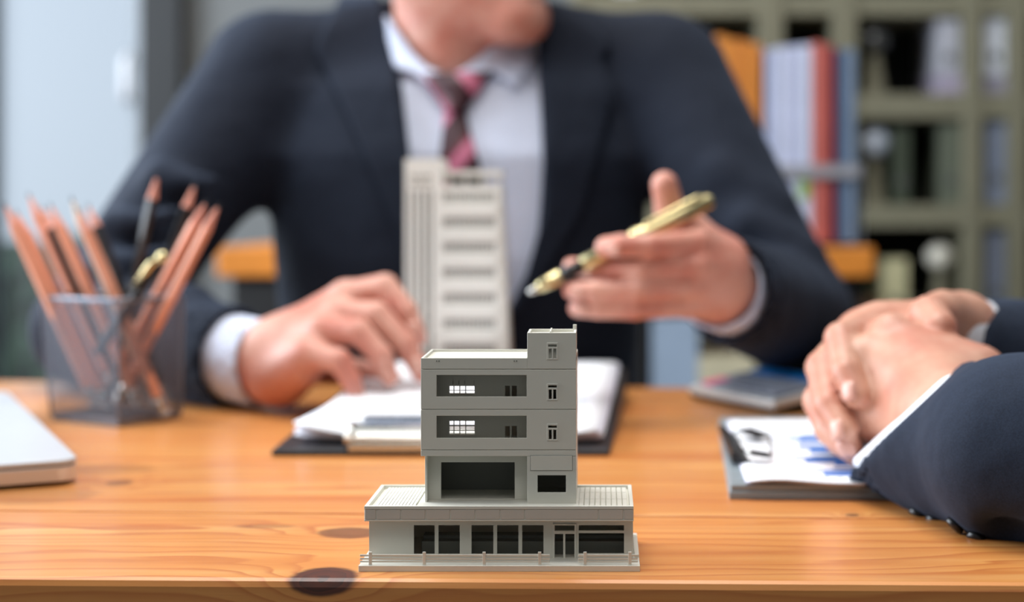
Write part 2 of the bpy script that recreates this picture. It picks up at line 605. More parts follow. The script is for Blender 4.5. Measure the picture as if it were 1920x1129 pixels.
# ------------------------------------------------------------------ implicit surfaces (for people)
class Sdf:
    def __init__(self):
        self.p = []

    def _add(self, fn, lo, hi, k, op):
        self.p.append((fn, np.array(lo, float), np.array(hi, float), k, op))
        return self

    def cone(self, a, b, ra, rb, k=0.01, op='u', sc=None):
        a, b = np.array(a, float), np.array(b, float)
        ab = b - a
        l2 = float(ab @ ab) + 1e-12

        def fn(x, y, z):
            px, py, pz = x - a[0], y - a[1], z - a[2]
            t = np.clip((px * ab[0] + py * ab[1] + pz * ab[2]) / l2, 0, 1)
            dx, dy, dz = px - t * ab[0], py - t * ab[1], pz - t * ab[2]
            return np.sqrt(dx * dx + dy * dy + dz * dz) - (ra + t * (rb - ra))
        r = max(ra, rb)
        return self._add(fn, np.minimum(a, b) - r, np.maximum(a, b) + r, k, op)

    def chain(self, pts, rs, k=0.004, op='u'):
        for i in range(len(pts) - 1):
            self.cone(pts[i], pts[i + 1], rs[i], rs[i + 1], k if i == 0 else 0.002, op)
        return self

    def ell(self, c, axes, radii, k=0.01, op='u'):
        c = np.array(c, float)
        A = np.array([list(a) for a in axes], float)
        R = np.array(radii, float)

        def fn(x, y, z):
            px, py, pz = x - c[0], y - c[1], z - c[2]
            k0 = 0
            k1 = 0
            for i in range(3):
                q = (px * A[i, 0] + py * A[i, 1] + pz * A[i, 2]) / R[i]
                k0 = k0 + q * q
                k1 = k1 + (q / R[i]) ** 2
            k0 = np.sqrt(k0)
            k1 = np.sqrt(k1) + 1e-9
            return k0 * (k0 - 1.0) / k1
        r = R.max()
        return self._add(fn, c - r, c + r, k, op)

    def loft(self, hs, cx, cy, a, b, k=0.02, op='u', pw=2.4):
        hs = np.array(hs, float)

        def fn(x, y, z):
            zc = np.clip(z, hs[0], hs[-1])
            A, B = np.interp(zc, hs, a), np.interp(zc, hs, b)
            X, Y = (x - np.interp(zc, hs, cx)) / A, (y - np.interp(zc, hs, cy)) / B
            rr = (np.abs(X) ** pw + np.abs(Y) ** pw) ** (1.0 / pw)
            d = (rr - 1) * np.minimum(A, B)
            return np.maximum(d, np.maximum(hs[0] - z, z - hs[-1]))
        m = max(max(a), max(b))
        return self._add(fn, (min(cx) - max(a), min(cy) - max(b), hs[0]), (max(cx) + max(a), max(cy) + max(b), hs[-1]), k, op)

    def custom(self, fn, lo, hi, k=0.003, op='s'):
        return self._add(fn, lo, hi, k, op)

    @staticmethod
    def _comb(a, d, k, op):
        if op == 'u':
            h = np.clip(0.5 + 0.5 * (a - d) / k, 0, 1)
            return a * (1 - h) + d * h - k * h * (1 - h)
        d = -d
        h = np.clip(0.5 - 0.5 * (a - d) / k, 0, 1)
        return a * (1 - h) + d * h + k * h * (1 - h)

    def at(self, pts):
        x, y, z = pts[:, 0], pts[:, 1], pts[:, 2]
        f = np.full(len(pts), 9.0)
        for fn, lo, hi, k, op in self.p:
            f = self._comb(f, fn(x, y, z), k, op)
        return f

    def field(self, h):
        los = np.array([p[1] for p in self.p if p[4] == 'u'])
        his = np.array([p[2] for p in self.p if p[4] == 'u'])
        lo = los.min(0) - 4 * h
        hi = his.max(0) + 4 * h
        n = np.ceil((hi - lo) / h).astype(int) + 1
        F = np.full(n, 1.0, np.float32)
        ax = [lo[i] + h * np.arange(n[i]) for i in range(3)]
        for fn, l, u, k, op in self.p:
            m = k + 3 * h
            s = [slice(max(0, int((l[i] - m - lo[i]) / h)), min(n[i], int((u[i] + m - lo[i]) / h) + 2)) for i in range(3)]
            if any(q.stop <= q.start for q in s):
                continue
            x = ax[0][s[0]][:, None, None].astype(np.float32)
            y = ax[1][s[1]][None, :, None].astype(np.float32)
            z = ax[2][s[2]][None, None, :].astype(np.float32)
            d = np.broadcast_to(fn(x, y, z), F[tuple(s)].shape)
            F[tuple(s)] = self._comb(F[tuple(s)], d, k, op)
        return F, lo

    def mesh(self, name, h):
        F, lo = self.field(h)
        S = F < 0
        c = S[:-1, :-1, :-1].astype(np.int8)
        for dx, dy, dz in ((1, 0, 0), (0, 1, 0), (1, 1, 0), (0, 0, 1), (1, 0, 1), (0, 1, 1), (1, 1, 1)):
            c = c + S[dx:S.shape[0] - 1 + dx, dy:S.shape[1] - 1 + dy, dz:S.shape[2] - 1 + dz]
        act = np.argwhere((c > 0) & (c < 8))
        vid = np.full(c.shape, -1, np.int32)
        vid[act[:, 0], act[:, 1], act[:, 2]] = np.arange(len(act))
        corners = [(i, j, k) for i in (0, 1) for j in (0, 1) for k in (0, 1)]
        val = {q: F[act[:, 0] + q[0], act[:, 1] + q[1], act[:, 2] + q[2]] for q in corners}
        acc = np.zeros((len(act), 3))
        cnt = np.zeros(len(act))
        for q in corners:
            for axis in range(3):
                if q[axis]:
                    continue
                r = list(q)
                r[axis] = 1
                a, b = val[q], val[tuple(r)]
                cr = (a < 0) != (b < 0)
                t = np.where(cr, a / np.where(cr, a - b, 1), 0)
                pt = np.zeros((len(act), 3)) + np.array(q)
                pt[:, axis] += t
                acc[cr] += pt[cr]
                cnt[cr] += 1
        V = lo + h * (act + acc / np.maximum(cnt, 1)[:, None])
        quads = []
        for axis in range(3):
            sl0 = [slice(None)] * 3
            sl1 = [slice(None)] * 3
            sl0[axis] = slice(0, -1)
            sl1[axis] = slice(1, None)
            A, B = S[tuple(sl0)], S[tuple(sl1)]
            e = np.argwhere(A != B)
            u, w = [(1, 2), (2, 0), (0, 1)][axis]
            ok = (e[:, u] > 0) & (e[:, w] > 0) & (e[:, u] < S.shape[u] - 1) & (e[:, w] < S.shape[w] - 1)
            e = e[ok]
            ins = A[e[:, 0], e[:, 1], e[:, 2]]
            q = []
            for du, dw in ((-1, -1), (0, -1), (0, 0), (-1, 0)):
                g = e.copy()
                g[:, u] += du
                g[:, w] += dw
                q.append(vid[g[:, 0], g[:, 1], g[:, 2]])
            q = np.stack(q, 1)
            q[~ins] = q[~ins][:, ::-1]
            quads.append(q)
        Q = np.concatenate(quads)
        Q = Q[(Q >= 0).all(1)]
        me = bpy.data.meshes.new(name)
        me.vertices.add(len(V))
        me.vertices.foreach_set('co', V.astype(np.float32).ravel())
        me.loops.add(len(Q) * 4)
        me.loops.foreach_set('vertex_index', Q.astype(np.int32).ravel())
        me.polygons.add(len(Q))
        me.polygons.foreach_set('loop_start', np.arange(0, len(Q) * 4, 4, dtype=np.int32))
        me.polygons.foreach_set('use_smooth', np.ones(len(Q), bool))
        me.update(calc_edges=True)
        return me

    def ray(self, pxs, pys, d0, d1, off=0.0):
        """surface points (and normals) under picture points, marching away from the lens"""
        pxs, pys = np.array(pxs, float), np.array(pys, float)
        o = np.array([0, 0, T + H])
        D = np.stack([(pxs - CX) / FPX, np.ones_like(pxs), -(pys - CY) / FPX], 1)
        L = np.linalg.norm(D, axis=1)
        t = np.full(len(pxs), float(d0))
        for _ in range(160):
            f = self.at(o + D * t[:, None]) - off
            t = np.minimum(t + np.maximum(f * 0.6, 0) / L, d1)
        Pt = o + D * t[:, None]
        e = 0.001
        N = np.stack([self.at(Pt + np.eye(3)[i] * e) - self.at(Pt - np.eye(3)[i] * e) for i in range(3)], 1)
        N /= np.linalg.norm(N, axis=1)[:, None] + 1e-9
        return Pt, N


def resample(pts, n):
    pts = [Vector((p[0], p[1], 0)) for p in pts]
    L = [0]
    for a, b in zip(pts, pts[1:]):
        L.append(L[-1] + (b - a).length)
    out = []
    for i in range(n):
        s = L[-1] * i / (n - 1)
        j = 0
        while j < len(L) - 2 and L[j + 1] < s:
            j += 1
        t = (s - L[j]) / max(1e-9, L[j + 1] - L[j])
        out.append(pts[j].lerp(pts[j + 1], min(1, max(0, t))))
    return out


def draped(name, sdf, edge_a, edge_b, m, parent, off=0.004, thick=0.003, n=28, k=10, d0=1.2, d1=1.62, puff=0.0):
    """cloth piece between two outlines, laid on a body surface"""
    A, B = resample(edge_a, n), resample(edge_b, n)
    px, py = [], []
    for i in range(n):
        for j in range(k):
            q = A[i].lerp(B[i], j / (k - 1))
            px.append(q.x)
            py.append(q.y)
    pt, nn = sdf.ray(px, py, d0, d1, off)
    if puff:
        w = np.tile(np.sin(np.linspace(0, PI, k)), n)[:, None]
        pt = pt + np.array([[0, -1, 0]]) * puff * w
    rows = [[Vector(pt[i * k + j]) for j in range(k)] for i in range(n)]
    o = grid_mesh(rows).build(name, m, parent, smooth=True)
    return solidify(o, thick, 0.0)


# ================================================================== SETTING
BACK = 3.75
struct('floor', MB().box(-2.6, 3.2, -1.6, BACK + 0.1, -0.05, 0), M['floor'])
struct('ceiling', MB().box(-2.6, 3.2, -1.6, BACK + 0.1, 2.8, 2.85), M['ceil'])
dxa, dxb = fx(-16, BACK), fx(262, BACK)
struct('wall_back', MB().wall(-2.4, 3.2, 0, 2.8, BACK, BACK + 0.1, [(dxa - 1.2, dxb, -1, 2.35)]), M['wall'])
struct('wall_right', MB().box(3.1, 3.2, -1.6, BACK, 0, 2.8), M['wall'])
struct('wall_front', MB().box(-2.5, 3.2, -1.7, -1.6, 0, 2.8), M['wall'])
wl = MB()
wl.box(-2.5, -2.4, -1.6, 0.2, 0, 2.8).box(-2.5, -2.4, 3.3, BACK + 0.1, 0, 2.8).box(-2.5, -2.4, 0.2, 3.3, 0, 0.55).box(-2.5, -2.4, 0.2, 3.3, 2.5, 2.8)
struct('wall_left', wl, M['wall'])
struct('trim_1', MB().box(fx(263, BACK - 0.06), fx(336, BACK - 0.06), BACK - 0.06, BACK + 0.02, 0, 2.8), M['frame_black'])
# glazed sliding door in the back wall
door = MB()
z0, z1 = 0.02, 2.33
door.box(dxa - 0.07, dxa, BACK + 0.02, BACK + 0.07, z0, z1)
door.box(fx(244, BACK), dxb, BACK + 0.02, BACK + 0.07, z0, z1)
door.box(dxa, fx(244, BACK), BACK + 0.02, BACK + 0.07, z1 - 0.07, z1)
door.box(dxa, fx(244, BACK), BACK + 0.02, BACK + 0.07, z0, z0 + 0.08)
door.box(dxa - 1.2, dxa - 0.07, BACK + 0.02, BACK + 0.07, z1 - 0.07, z1)
door.box(dxa - 1.2, dxa - 0.07, BACK + 0.02, BACK + 0.07, z0, z0 + 0.08)
d1 = struct('door_1', door, M['frame_grey'])
MB().box(dxa, fx(244, BACK), BACK + 0.04, BACK + 0.046, z0 + 0.08, z1 - 0.07).build('pane', M['glass'], d1)
MB().box(dxa - 1.2, dxa - 0.07, BACK + 0.04, BACK + 0.046, z0 + 0.08, z1 - 0.07).build('pane', M['glass'], d1)
hx = fx(240, BACK - 0.03)
MB().tube([(hx, BACK - 0.02, fh(190, BACK)), (hx, BACK - 0.045, fh(180, BACK)), (hx, BACK - 0.045, fh(118, BACK)), (hx, BACK - 0.02, fh(108, BACK))],
          0.013, 10).build('door_handle', M['paper'], d1, smooth=True, label='white pull handle')
# black left edge post of the door
MB().box(dxa - 0.08, dxa + 0.004, BACK - 0.01, BACK + 0.02, z0, z1).build('door_stile', M['frame_black'], d1)
# outside: ground and a clipped hedge
g = struct('ground', MB().box(-6, 3, BACK + 0.1, 12, -0.12, -0.06), M['ground'])


def hedge_mesh():
    rnd = random.Random(3)
    mb = MB()
    for i in range(2600):
        x = rnd.uniform(-3.6, -0.6)
        z = rnd.uniform(-0.05, 0.80)
        y = 5.2 + rnd.uniform(-0.06, 0.10)
        a, b, s = rnd.uniform(0, PI), rnd.uniform(-0.8, 0.8), rnd.uniform(0.03, 0.06)
        u = Vector((math.cos(a), math.sin(b) * 0.5, math.sin(a))) * s
        w = Vector((-math.sin(a), math.cos(b) * 0.4, math.cos(a))) * s * 0.5
        c = Vector((x, y, z))
        mb.add([c - u, c - w, c + u, c + w], [(0, 1, 2, 3)])
    mb.box(-3.6, -0.6, 5.3, 5.9, -0.06, 0.78)
    return mb


hd = thing('hedge', 'clipped dark green hedge outside the glazed door', 'hedge', (-2, 5.5, -0.06))
hedge_mesh().build('foliage', M['hedge'], hd)['kind'] = 'stuff'

# ================================================================== TABLE of edge-glued pine boards
XL, XR = -0.95, 0.62


def edge_y(k, x):
    """depth of the k-th board joint at x (joints fan a little)"""
    yl = (0.7020, 0.860, 1.022, 1.185, 1.346, 1.500)[k]
    sl = (-0.026, -0.045, -0.055, -0.065, -0.075, -0.086)[k]
    x0 = (-0.27, -0.334, -0.334, -0.334, -0.40, -0.577)[k]
    return yl + sl * (x - x0)


table = thing('table', 'orange pine table of wide glued boards with dark knots', 'table', (0, 1.1, 0))
TH = 0.034
for k in range(5):
    mb = MB()
    gap = 0.0004
    a = [Vector((x, edge_y(kk, x) + gp, T - TH)) for x, kk, gp in ((XL, k, gap), (XR, k, gap), (XR, k + 1, -gap), (XL, k + 1, -gap))]
    b = [v + Vector((0, 0, TH)) for v in a]
    mb.hexa(a, b)
    mb.build('plank', M['pine'], table, bevel=0.0035 if k == 0 else 0.0006)
ap = MB().box(XL + 0.08, XR - 0.08, 0.80, 0.82, T - TH - 0.08, T - TH)
ap.build('apron', M['pine'], table)
MB().box(XL + 0.08, XR - 0.08, 1.33, 1.35, T - TH - 0.08, T - TH).build('apron', M['pine'], table)
for x in (XL + 0.06, XR - 0.12):
    for y in (0.79, 1.32):
        MB().box(x, x + 0.06, y, y + 0.06, 0, T - TH).build('leg', M['pine'], table, bevel=0.003)

# ================================================================== FRONT MODEL BUILDING
D0 = 0.714
kb = thing('model_building', 'small sharp grey plastic model building with wide shop floor at the table front', 'model building',
           (fx(936, D0), D0 + 0.03, T))


def kit(name, mb, m='kit', parent=None, bevel=0.00018, label=None):
    return mb.build(name, M[m], parent or kb, bevel=bevel, label=label)


bx0, bx1 = fx(672, D0), fx(1200, D0)
DR = 0.777
kit('base_plate', MB().box(bx0, bx1, D0, DR + 0.002, T, T + 0.0028))
# low kerb along the right and rear of the plate
kit('kerb', MB().box(bx1 - 0.0022, bx1, 0.731, DR + 0.002, T + 0.0028, T + 0.0042))
DW = 0.7300
wx0, wx1 = fx(692, DW), fx(1187, DW)
hz = lambda y: fh(y, DW)
hw = []
shop = [(776, 815, 985, 1039), (822, 862, 985, 1039), (884, 925, 985, 1039), (932, 972, 985, 1039), (979, 1019, 985, 1039),
        (1040, 1077, 985, 995), (1040, 1056, 1001, 1046), (1060, 1077, 1001, 1046), (1085, 1170, 985, 995), (1085, 1170, 1000, 1038)]
for a, b, y0, y1 in shop:
    hw.append((fx(a, DW), fx(b, DW), hz(y1), hz(y0)))
FB = fh(978, 0.722)
FT = fh(949, 0.722)
kit('shop_front', MB().wall(wx0, wx1, T + 0.0028, FB + 0.0004, DW, DW + 0.0011, hw))
kit('side_wall', MB().box(wx0, wx0 + 0.0011, DW + 0.0011, DR, T + 0.0028, FB + 0.0004))
kit('side_wall', MB().box(wx1 - 0.0011, wx1, DW + 0.0011, DR, T + 0.0028, FB + 0.0004))
kit('rear_wall', MB().box(wx0 + 0.0011, wx1 - 0.0011, DR - 0.0011, DR, T + 0.0028, FB + 0.0004))
# door leaf frame standing proud
dm = MB().wall(fx(1036, DW), fx(1081, DW), hz(1050), hz(982), DW - 0.0006, DW, [hw[5], hw[6], hw[7]])
kit('shop_door', dm)
# stepped counters behind the shop windows
kit('counter', MB().box(fx(787, DW), wx1 - 0.004, 0.738, 0.744, T + 0.0028, fh(1015, 0.738)), 'kit_dark')
kit('counter', MB().box(fx(787, DW), wx1 - 0.004, 0.744, 0.752, T + 0.0028, fh(1004, 0.744)), 'kit_dark')
# fascia with raised panels
fx0, fx1 = fx(683, 0.722), fx(1188, 0.722)
kit('fascia', MB().wall(fx0, fx1, FB, FT, 0.7222, 0.7240, []))
kit('fascia', MB().box(fx0, fx0 + 0.0018, 0.7240, DR + 0.0008, FB, FT))
kit('fascia', MB().box(fx1 - 0.0018, fx1, 0.7240, DR + 0.0008, FB, FT))
kit('fascia', MB().box(fx0 + 0.0018, fx1 - 0.0018, DR - 0.001, DR + 0.0008, FB, FT))
seams = [683, 705.5, 752, 798, 844.5, 891.5, 938, 984, 1122, 1169, 1188]
for a, b in zip(seams, seams[1:]):
    kit('panel', MB().box(fx(a, 0.722) + 0.0003, fx(b, 0.722) - 0.0003, 0.7217, 0.7222, fh(974, 0.722), fh(955.5, 0.722)), 'kit_panel')
kit('fascia_lip', MB().box(fx0, fx1, 0.7217, 0.7222, fh(977, 0.722), fh(974.6, 0.722)))
kit('fascia_lip', MB().box(fx0, fx1, 0.7216, 0.7222, fh(954.8, 0.722), FT))
# flat roof and ribbed sheets
RZ = FT - 0.0014
kit('flat_roof', MB().box(fx0 + 0.0018, fx1 - 0.0018, 0.7240, DR - 0.001, RZ - 0.001, RZ - 0.0005))
D1 = 0.7315
tx0, tx1 = fx(789, D1), fx(1080, D1)


def ribs(x0, x1, n):
    w = (x1 - x0) / n
    for i in range(n):
        a, b = x0 + i * w, x0 + (i + 1) * w
        m = MB()
        for ya, yb in ((0.7258, 0.7430), (0.7434, 0.7600), (0.7604, DR - 0.003)):
            c, e = a + 0.1 * w, b - 0.1 * w
            zt = RZ + 0.0007
            m.prism([(a + 0.03 * w, ya, RZ - 0.0005), (b - 0.03 * w, ya, RZ - 0.0005), (e, ya, zt), (c, ya, zt)], (0, yb - ya, 0))
        kit('roof_rib', m, bevel=0)


ribs(fx0 + 0.0042, fx(783, 0.735), 12)
ribs(fx(1085, 0.735), fx1 - 0.0026, 9)
kit('platform', MB().box(fx(781, 0.7255), fx(1085, 0.7255), 0.7255, DR - 0.003, RZ - 0.0005, RZ + 0.0007))
# upper tower
PZ = RZ + 0.0007
z_over = fh(856, D1)
z_a, z_b, z_c, z_top = fh(844, D1), fh(768, D1), fh(692.5, D1), fh(671.5, D1)
lines = [(z_over, z_a), (z_a, z_b), (z_b, z_c), (z_c, z_top)]
px = lambda v: fx(v, D1)
py = lambda v: fh(v, D1)
wins = [(1029, 1034.5, 806, 824), (1037.5, 1043, 806, 824), (1028, 1044, 798, 802.5)]


def wdw(dy):
    return [(px(a), px(b), py(d + dy), py(c + dy)) for a, b, c, d in wins]


balc = {1: (px(818.5), px(987.5), py(821.5), py(780)), 2: (px(818.5), px(987.5), py(744), py(703.5))}
WT = 0.0012
g0 = 0.00012
for i, (za, zb) in enumerate(lines):
    hs = []
    if i in balc:
        hs.append(balc[i])
        hs += wdw(0 if i == 1 else -75.5)
    if i == 0:
        kit('floor_band', MB().wall(tx0, tx1, za + g0, zb - g0, D1, D1 + WT, hs))
    elif i == 3:
        m = MB().wall(tx0, px(988.5), za + g0, zb, D1, D1 + WT, [])
        kit('parapet', m)
    else:
        kit('storey_front', MB().wall(tx0, tx1, za + g0, zb - g0, D1, D1 + WT, hs))
# round spouts on the parapet
for sx in (821, 966.5):
    for q in (-2.2, 2.2):
        kit('spout', MB().tube([(px(sx + q), D1 + 0.0002, py(677)), (px(sx + q), D1 - 0.0003, py(677))], 0.0003, 8), 'kit_dark', bevel=0)
# stair head rising above the roof
st_top = fh(624, D1)
m = MB().wall(px(988.5), tx1, z_c + g0, st_top, D1, D1 + WT, [(a, b, c, d) for a, b, c, d in wdw(-152)])
kit('stair_head_front', m)
kit('stair_head_back', MB().wall(px(988.5), tx1, z_top - 0.002, st_top, 0.7535, 0.7535 + WT, []))
kit('stair_head_side', MB().box(px(988.5), px(988.5) + WT, D1 + WT, 0.7535, z_top - 0.002, st_top))
kit('stair_head_side', MB().box(tx1 - WT, tx1, D1 + WT, 0.7535, z_top - 0.002, st_top))
kit('stair_head_roof', MB().box(px(988.5) + WT, tx1 - WT, D1 + WT, 0.7535, st_top - 0.0022, st_top - 0.0014))
kit('roof_beam', MB().box(px(1030), px(1033), D1 + WT, 0.7535, st_top - 0.0014, st_top + 0.0006))
kit('roof_post', MB().box(tx1 - 0.0018, tx1, 0.7505, 0.7523, st_top - 0.001, st_top + 0.0024))
# sides, floors, rear
kit('side_wall', MB().box(tx0, tx0 + WT, D1 + WT, DR, z_over, z_top))
kit('side_wall', MB().box(tx1 - WT, tx1, D1 + WT, DR, PZ, z_top))
DB = 0.7450          # back wall of the loggias
for i, ((za, zb), dy) in enumerate(zip(lines[1:3], (0, -75.5))):
    rr = DB / D1
    bx = lambda v: fx(v, DB)
    by = lambda v: fh(v, DB)
    holes = []
    xs = [842, 851, 862, 873, 890.5]
    for a, b in zip(xs, xs[1:]):
        for c, d in ((789.5, 797), (799.5, 807), (808, 816)):
            if i == 1 and c < 798:
                continue
            holes.append((bx(a + 0.8), bx(b - 0.8), by(d + dy), by(c + dy)))
    if i == 1:
        for a, b in zip(xs, xs[1:]):
            holes.append((bx(b - 2.2), bx(b - 0.6), by(797 + dy), by(789.5 + dy)))
    holes += [(bx(947), bx(956), by(821 + dy), by(799 + dy)), (bx(959.5), bx(969), by(821 + dy), by(799 + dy))]
    lo_z, hi_z = za + 0.0005, zb - 0.0005
    kit('loggia_wall', MB().wall(tx0 + WT, px(990), lo_z, hi_z, DB, DB + 0.0008, holes), 'kit')
    kit('loggia_floor', MB().box(tx0 + WT, tx1 - WT, D1 + WT, DR - WT, lo_z - 0.0008, lo_z))
    kit('loggia_side', MB().box(px(990), px(990) + 0.001, D1 + WT, DB, lo_z, hi_z))
    rh = (fx(836, DR), fx(905, DR), fh(812 + dy, DR), fh((786 if i == 0 else 798) + dy, DR))
    kit('rear_wall', MB().wall(tx0 + WT, tx1 - WT, za - 0.001, zb - 0.001, DR - WT, DR, [rh]))
kit('rear_wall', MB().box(tx0 + WT, tx1 - WT, DR - WT, DR, PZ, lines[0][1] - 0.001))
kit('rear_wall', MB().box(tx0 + WT, tx1 - WT, DR - WT, DR, z_c - 0.001, z_top))
kit('roof_slab', MB().box(tx0 + WT, tx1 - WT, D1 + WT, DR - WT, z_top - 0.003, z_top - 0.0012))
kit('roof_strip', MB().box(tx0 + 0.004, px(985), D1 + 0.004, DR - 0.004, z_top - 0.0012, z_top - 0.0009))
kit('overhang_floor', MB().box(tx0 + WT, tx1 - WT, D1 + WT, DR - WT, z_over, z_over + 0.0012))
# recessed first floor
DQ = 0.7420
qx = lambda v: fx(v, DQ)
kit('recessed_wall', MB().wall(qx(800), px(989) + 0.0006, PZ, z_over, DQ, DQ + 0.0012, [(qx(827), qx(965), fh(935.5, DQ), fh(867, DQ))]))
kit('recess_pier', MB().box(px(795), px(795) + 0.0011, D1 + 0.004, DR - WT, PZ, z_over))
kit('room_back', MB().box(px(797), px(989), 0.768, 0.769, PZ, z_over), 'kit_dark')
kit('pier_front', MB().wall(px(988.5), tx1 - 0, PZ - 0.0007, z_over, D1, D1 + WT,
                            [(px(1008), px(1061), py(923.5), py(891.5))]))
kit('pier_side', MB().box(px(988.5), px(988.5) + WT, D1 + WT, DR - WT, PZ, z_over))
kit('sign_panel', MB().box(px(995), px(1073), D1 - 0.0003, D1, py(882), py(854.5)), 'kit')
kit('sign_border', MB().wall(px(994.3), px(1073.7), py(882.6), py(853.9), D1 - 0.0002, D1, [(px(995), px(1073), py(882), py(854.5))]), 'kit_dark', bevel=0)
# window frames on the stair bay
for dy in (0, -75.5, -152):
    f = MB().wall(px(1025.5), px(1046), py(826.5 + dy), py(794.5 + dy), D1 - 0.0003, D1, wdw(dy))
    kit('window_frame', f)
kit('window_backing', MB().box(px(1024), px(1047), D1 + 0.0016, D1 + 0.002, py(676), py(640)))
# fence on the base plate
for fxs, x0, x1 in (((695, 796, 908, 1012), 675, 1031), ((1097, 1181), 1084, 1196)):
    for p_ in fxs:
        c = fx(p_, 0.7165)
        kit('fence_post', MB().box(c - 0.00075, c + 0.00075, 0.7150, 0.7160, T + 0.0028, fh(1034, 0.7165)))
    for ya, yb in ((1043.5, 1039.5), (1049.5, 1046), (1054.5, 1051.5)):
        kit('fence_rail', MB().box(fx(x0, 0.7165), fx(x1, 0.7165), 0.7160, 0.7166, fh(ya, 0.7165), fh(yb, 0.7165)))

# ================================================================== MIDDLE CLIPBOARD with papers
CB0, CBL = 1.046, 0.325
cb = thing('clipboard', 'black clipboard with white papers and silver clip behind the front model', 'clipboard', (-0.11, 1.2, T))
cxl, cxr, shx = -0.2245, 0.0045, 0.0165
rise = 0.022


def cbp(u, v, h):
    """point on the middle board: u across 0..1, v along 0..1, h above the board face"""
    return Vector((cxl + (cxr - cxl) * u + shx * v, CB0 + CBL * v, T + 0.004 + rise * v + h))


q0 = [cbp(0, 0, -0.004), cbp(1, 0, -0.004), cbp(1, 1, -0.004 - rise), cbp(0, 1, -0.004 - rise)]
q1 = [cbp(0, 0, 0), cbp(1, 0, 0), cbp(1, 1, 0), cbp(0, 1, 0)]
MB().hexa(q0, q1).build('board', M['board_black'], cb, bevel=0.0015)


def sheet(name, u0, u1, v0, v1, h0, curl, m, parent, seed):
    rnd = random.Random(seed)
    rows = []
    for i in range(13):
        v = v0 + (v1 - v0) * i / 12
        row = []
        for j in range(13):
            u = u0 + (u1 - u0) * j / 12
            e = max(0, 1 - j / 3.2) ** 2 * max(0, 1 - i / 5) ** 1.5      # near left corner curls
            e2 = max(0, (j - 9) / 3) ** 2 * max(0, 1 - i / 4) ** 1.5
            row.append(cbp(u, v, h0 + curl * e + curl * 0.4 * e2))
        rows.append(row)
    o = grid_mesh(rows).build(name, m, parent, smooth=True)
    return solidify(o, 0.00035, 0.0)


for i in range(9):
    du = random.Random(i).uniform(-0.012, 0.012)
    sheet('paper_sheet', 0.045 + du + i * 0.001, 0.965 + du, 0.055 + 0.004 * (8 - i), 0.985, 0.0012 + i * 0.00062, 0.002 + 0.0009 * i,
          M['paper'] if i % 3 else M['paper_b'], cb, i)
HT = 0.0012 + 8 * 0.00062 + 0.0006
top = cb


def on_sheet(name, u0, u1, v0, v1, m, dz=0.0):
    q = [cbp(u0, v0, HT + dz), cbp(u1, v0, HT + dz), cbp(u1, v1, HT + dz), cbp(u0, v1, HT + dz)]
    MB().hexa(q, [p + Vector((0, 0, 0.00015)) for p in q]).build(name, m, top)


on_sheet('printed_bar', 0.205, 0.46, 0.215, 0.262, M['print_black'])
on_sheet('printed_band', 0.205, 0.46, 0.165, 0.21, M['print_grey'])
rr = random.Random(5)
for i in range(16):
    u = 0.32 + 0.010 * i
    w = rr.uniform(0.003, 0.007)
    on_sheet('printed_stroke', u, u + w, 0.185 + rr.uniform(0, 0.01), 0.250 + rr.uniform(-0.01, 0.012), M['print_black' if i % 3 else 'print_grey'], 0.0002)
for i in range(7):
    on_sheet('printed_line', 0.55, 0.90, 0.26 + 0.035 * i, 0.264 + 0.035 * i, M['print_grey'])
# spring clip
cl0, cl1 = 0.228, 0.80
m = MB()
prof = [(0.010, HT - 0.003), (0.012, HT + 0.004), (0.030, HT + 0.0065), (0.052, HT + 0.0075), (0.075, HT + 0.006), (0.092, HT + 0.0012), (0.092, HT + 0.0003),
        (0.075, HT + 0.005), (0.052, HT + 0.0062), (0.030, HT + 0.005), (0.014, HT + 0.002), (0.012, HT - 0.003)]
m.prism([cbp(cl0, v, h) for v, h in prof], cbp(cl1, 0, 0) - cbp(cl0, 0, 0))
m.build('clip_plate', M['silver'], cb, bevel=0.0005)
MB().tube([cbp(cl0 - 0.014, 0.014, HT + 0.0), cbp(cl1 + 0.014, 0.014, HT + 0.0)], 0.0032, 12).build('clip_roller', M['silver'], cb, smooth=False)
MB().tube([cbp(cl0 + 0.012, 0.086, HT + 0.0034), cbp(cl0 - 0.004, 0.070, HT + 0.006), cbp(cl0 - 0.004, 0.028, HT + 0.006), cbp(cl0 + 0.012, 0.012, HT + 0.003)],
          0.0022, 8).build('clip_end_roll', M['silver'], cb, smooth=True)
MB().hexa([cbp(cl0, 0.0, -0.0005), cbp(cl1, 0.0, -0.0005), cbp(cl1, 0.03, 0), cbp(cl0, 0.03, 0)],
          [cbp(cl0, 0.0, 0.0035), cbp(cl1, 0.0, 0.0035), cbp(cl1, 0.03, 0.0045), cbp(cl0, 0.03, 0.0045)]).build('clip_base', M['silver'], cb, bevel=0.0006)

# ================================================================== TALL MODEL TOWER behind the clipboard
DT = 1.392
tw = thing('model_tower', 'tall pale grey plastic model tower with rows of windows behind the clipboard', 'model building',
           (fx(850, DT), DT + 0.02, T))
tX = lambda v: fx(v, DT)
tZ = lambda v: fh(v, DT)
TD = 0.046
xa, xb, xc, xd = tX(759), tX(831), tX(938), tX(942)
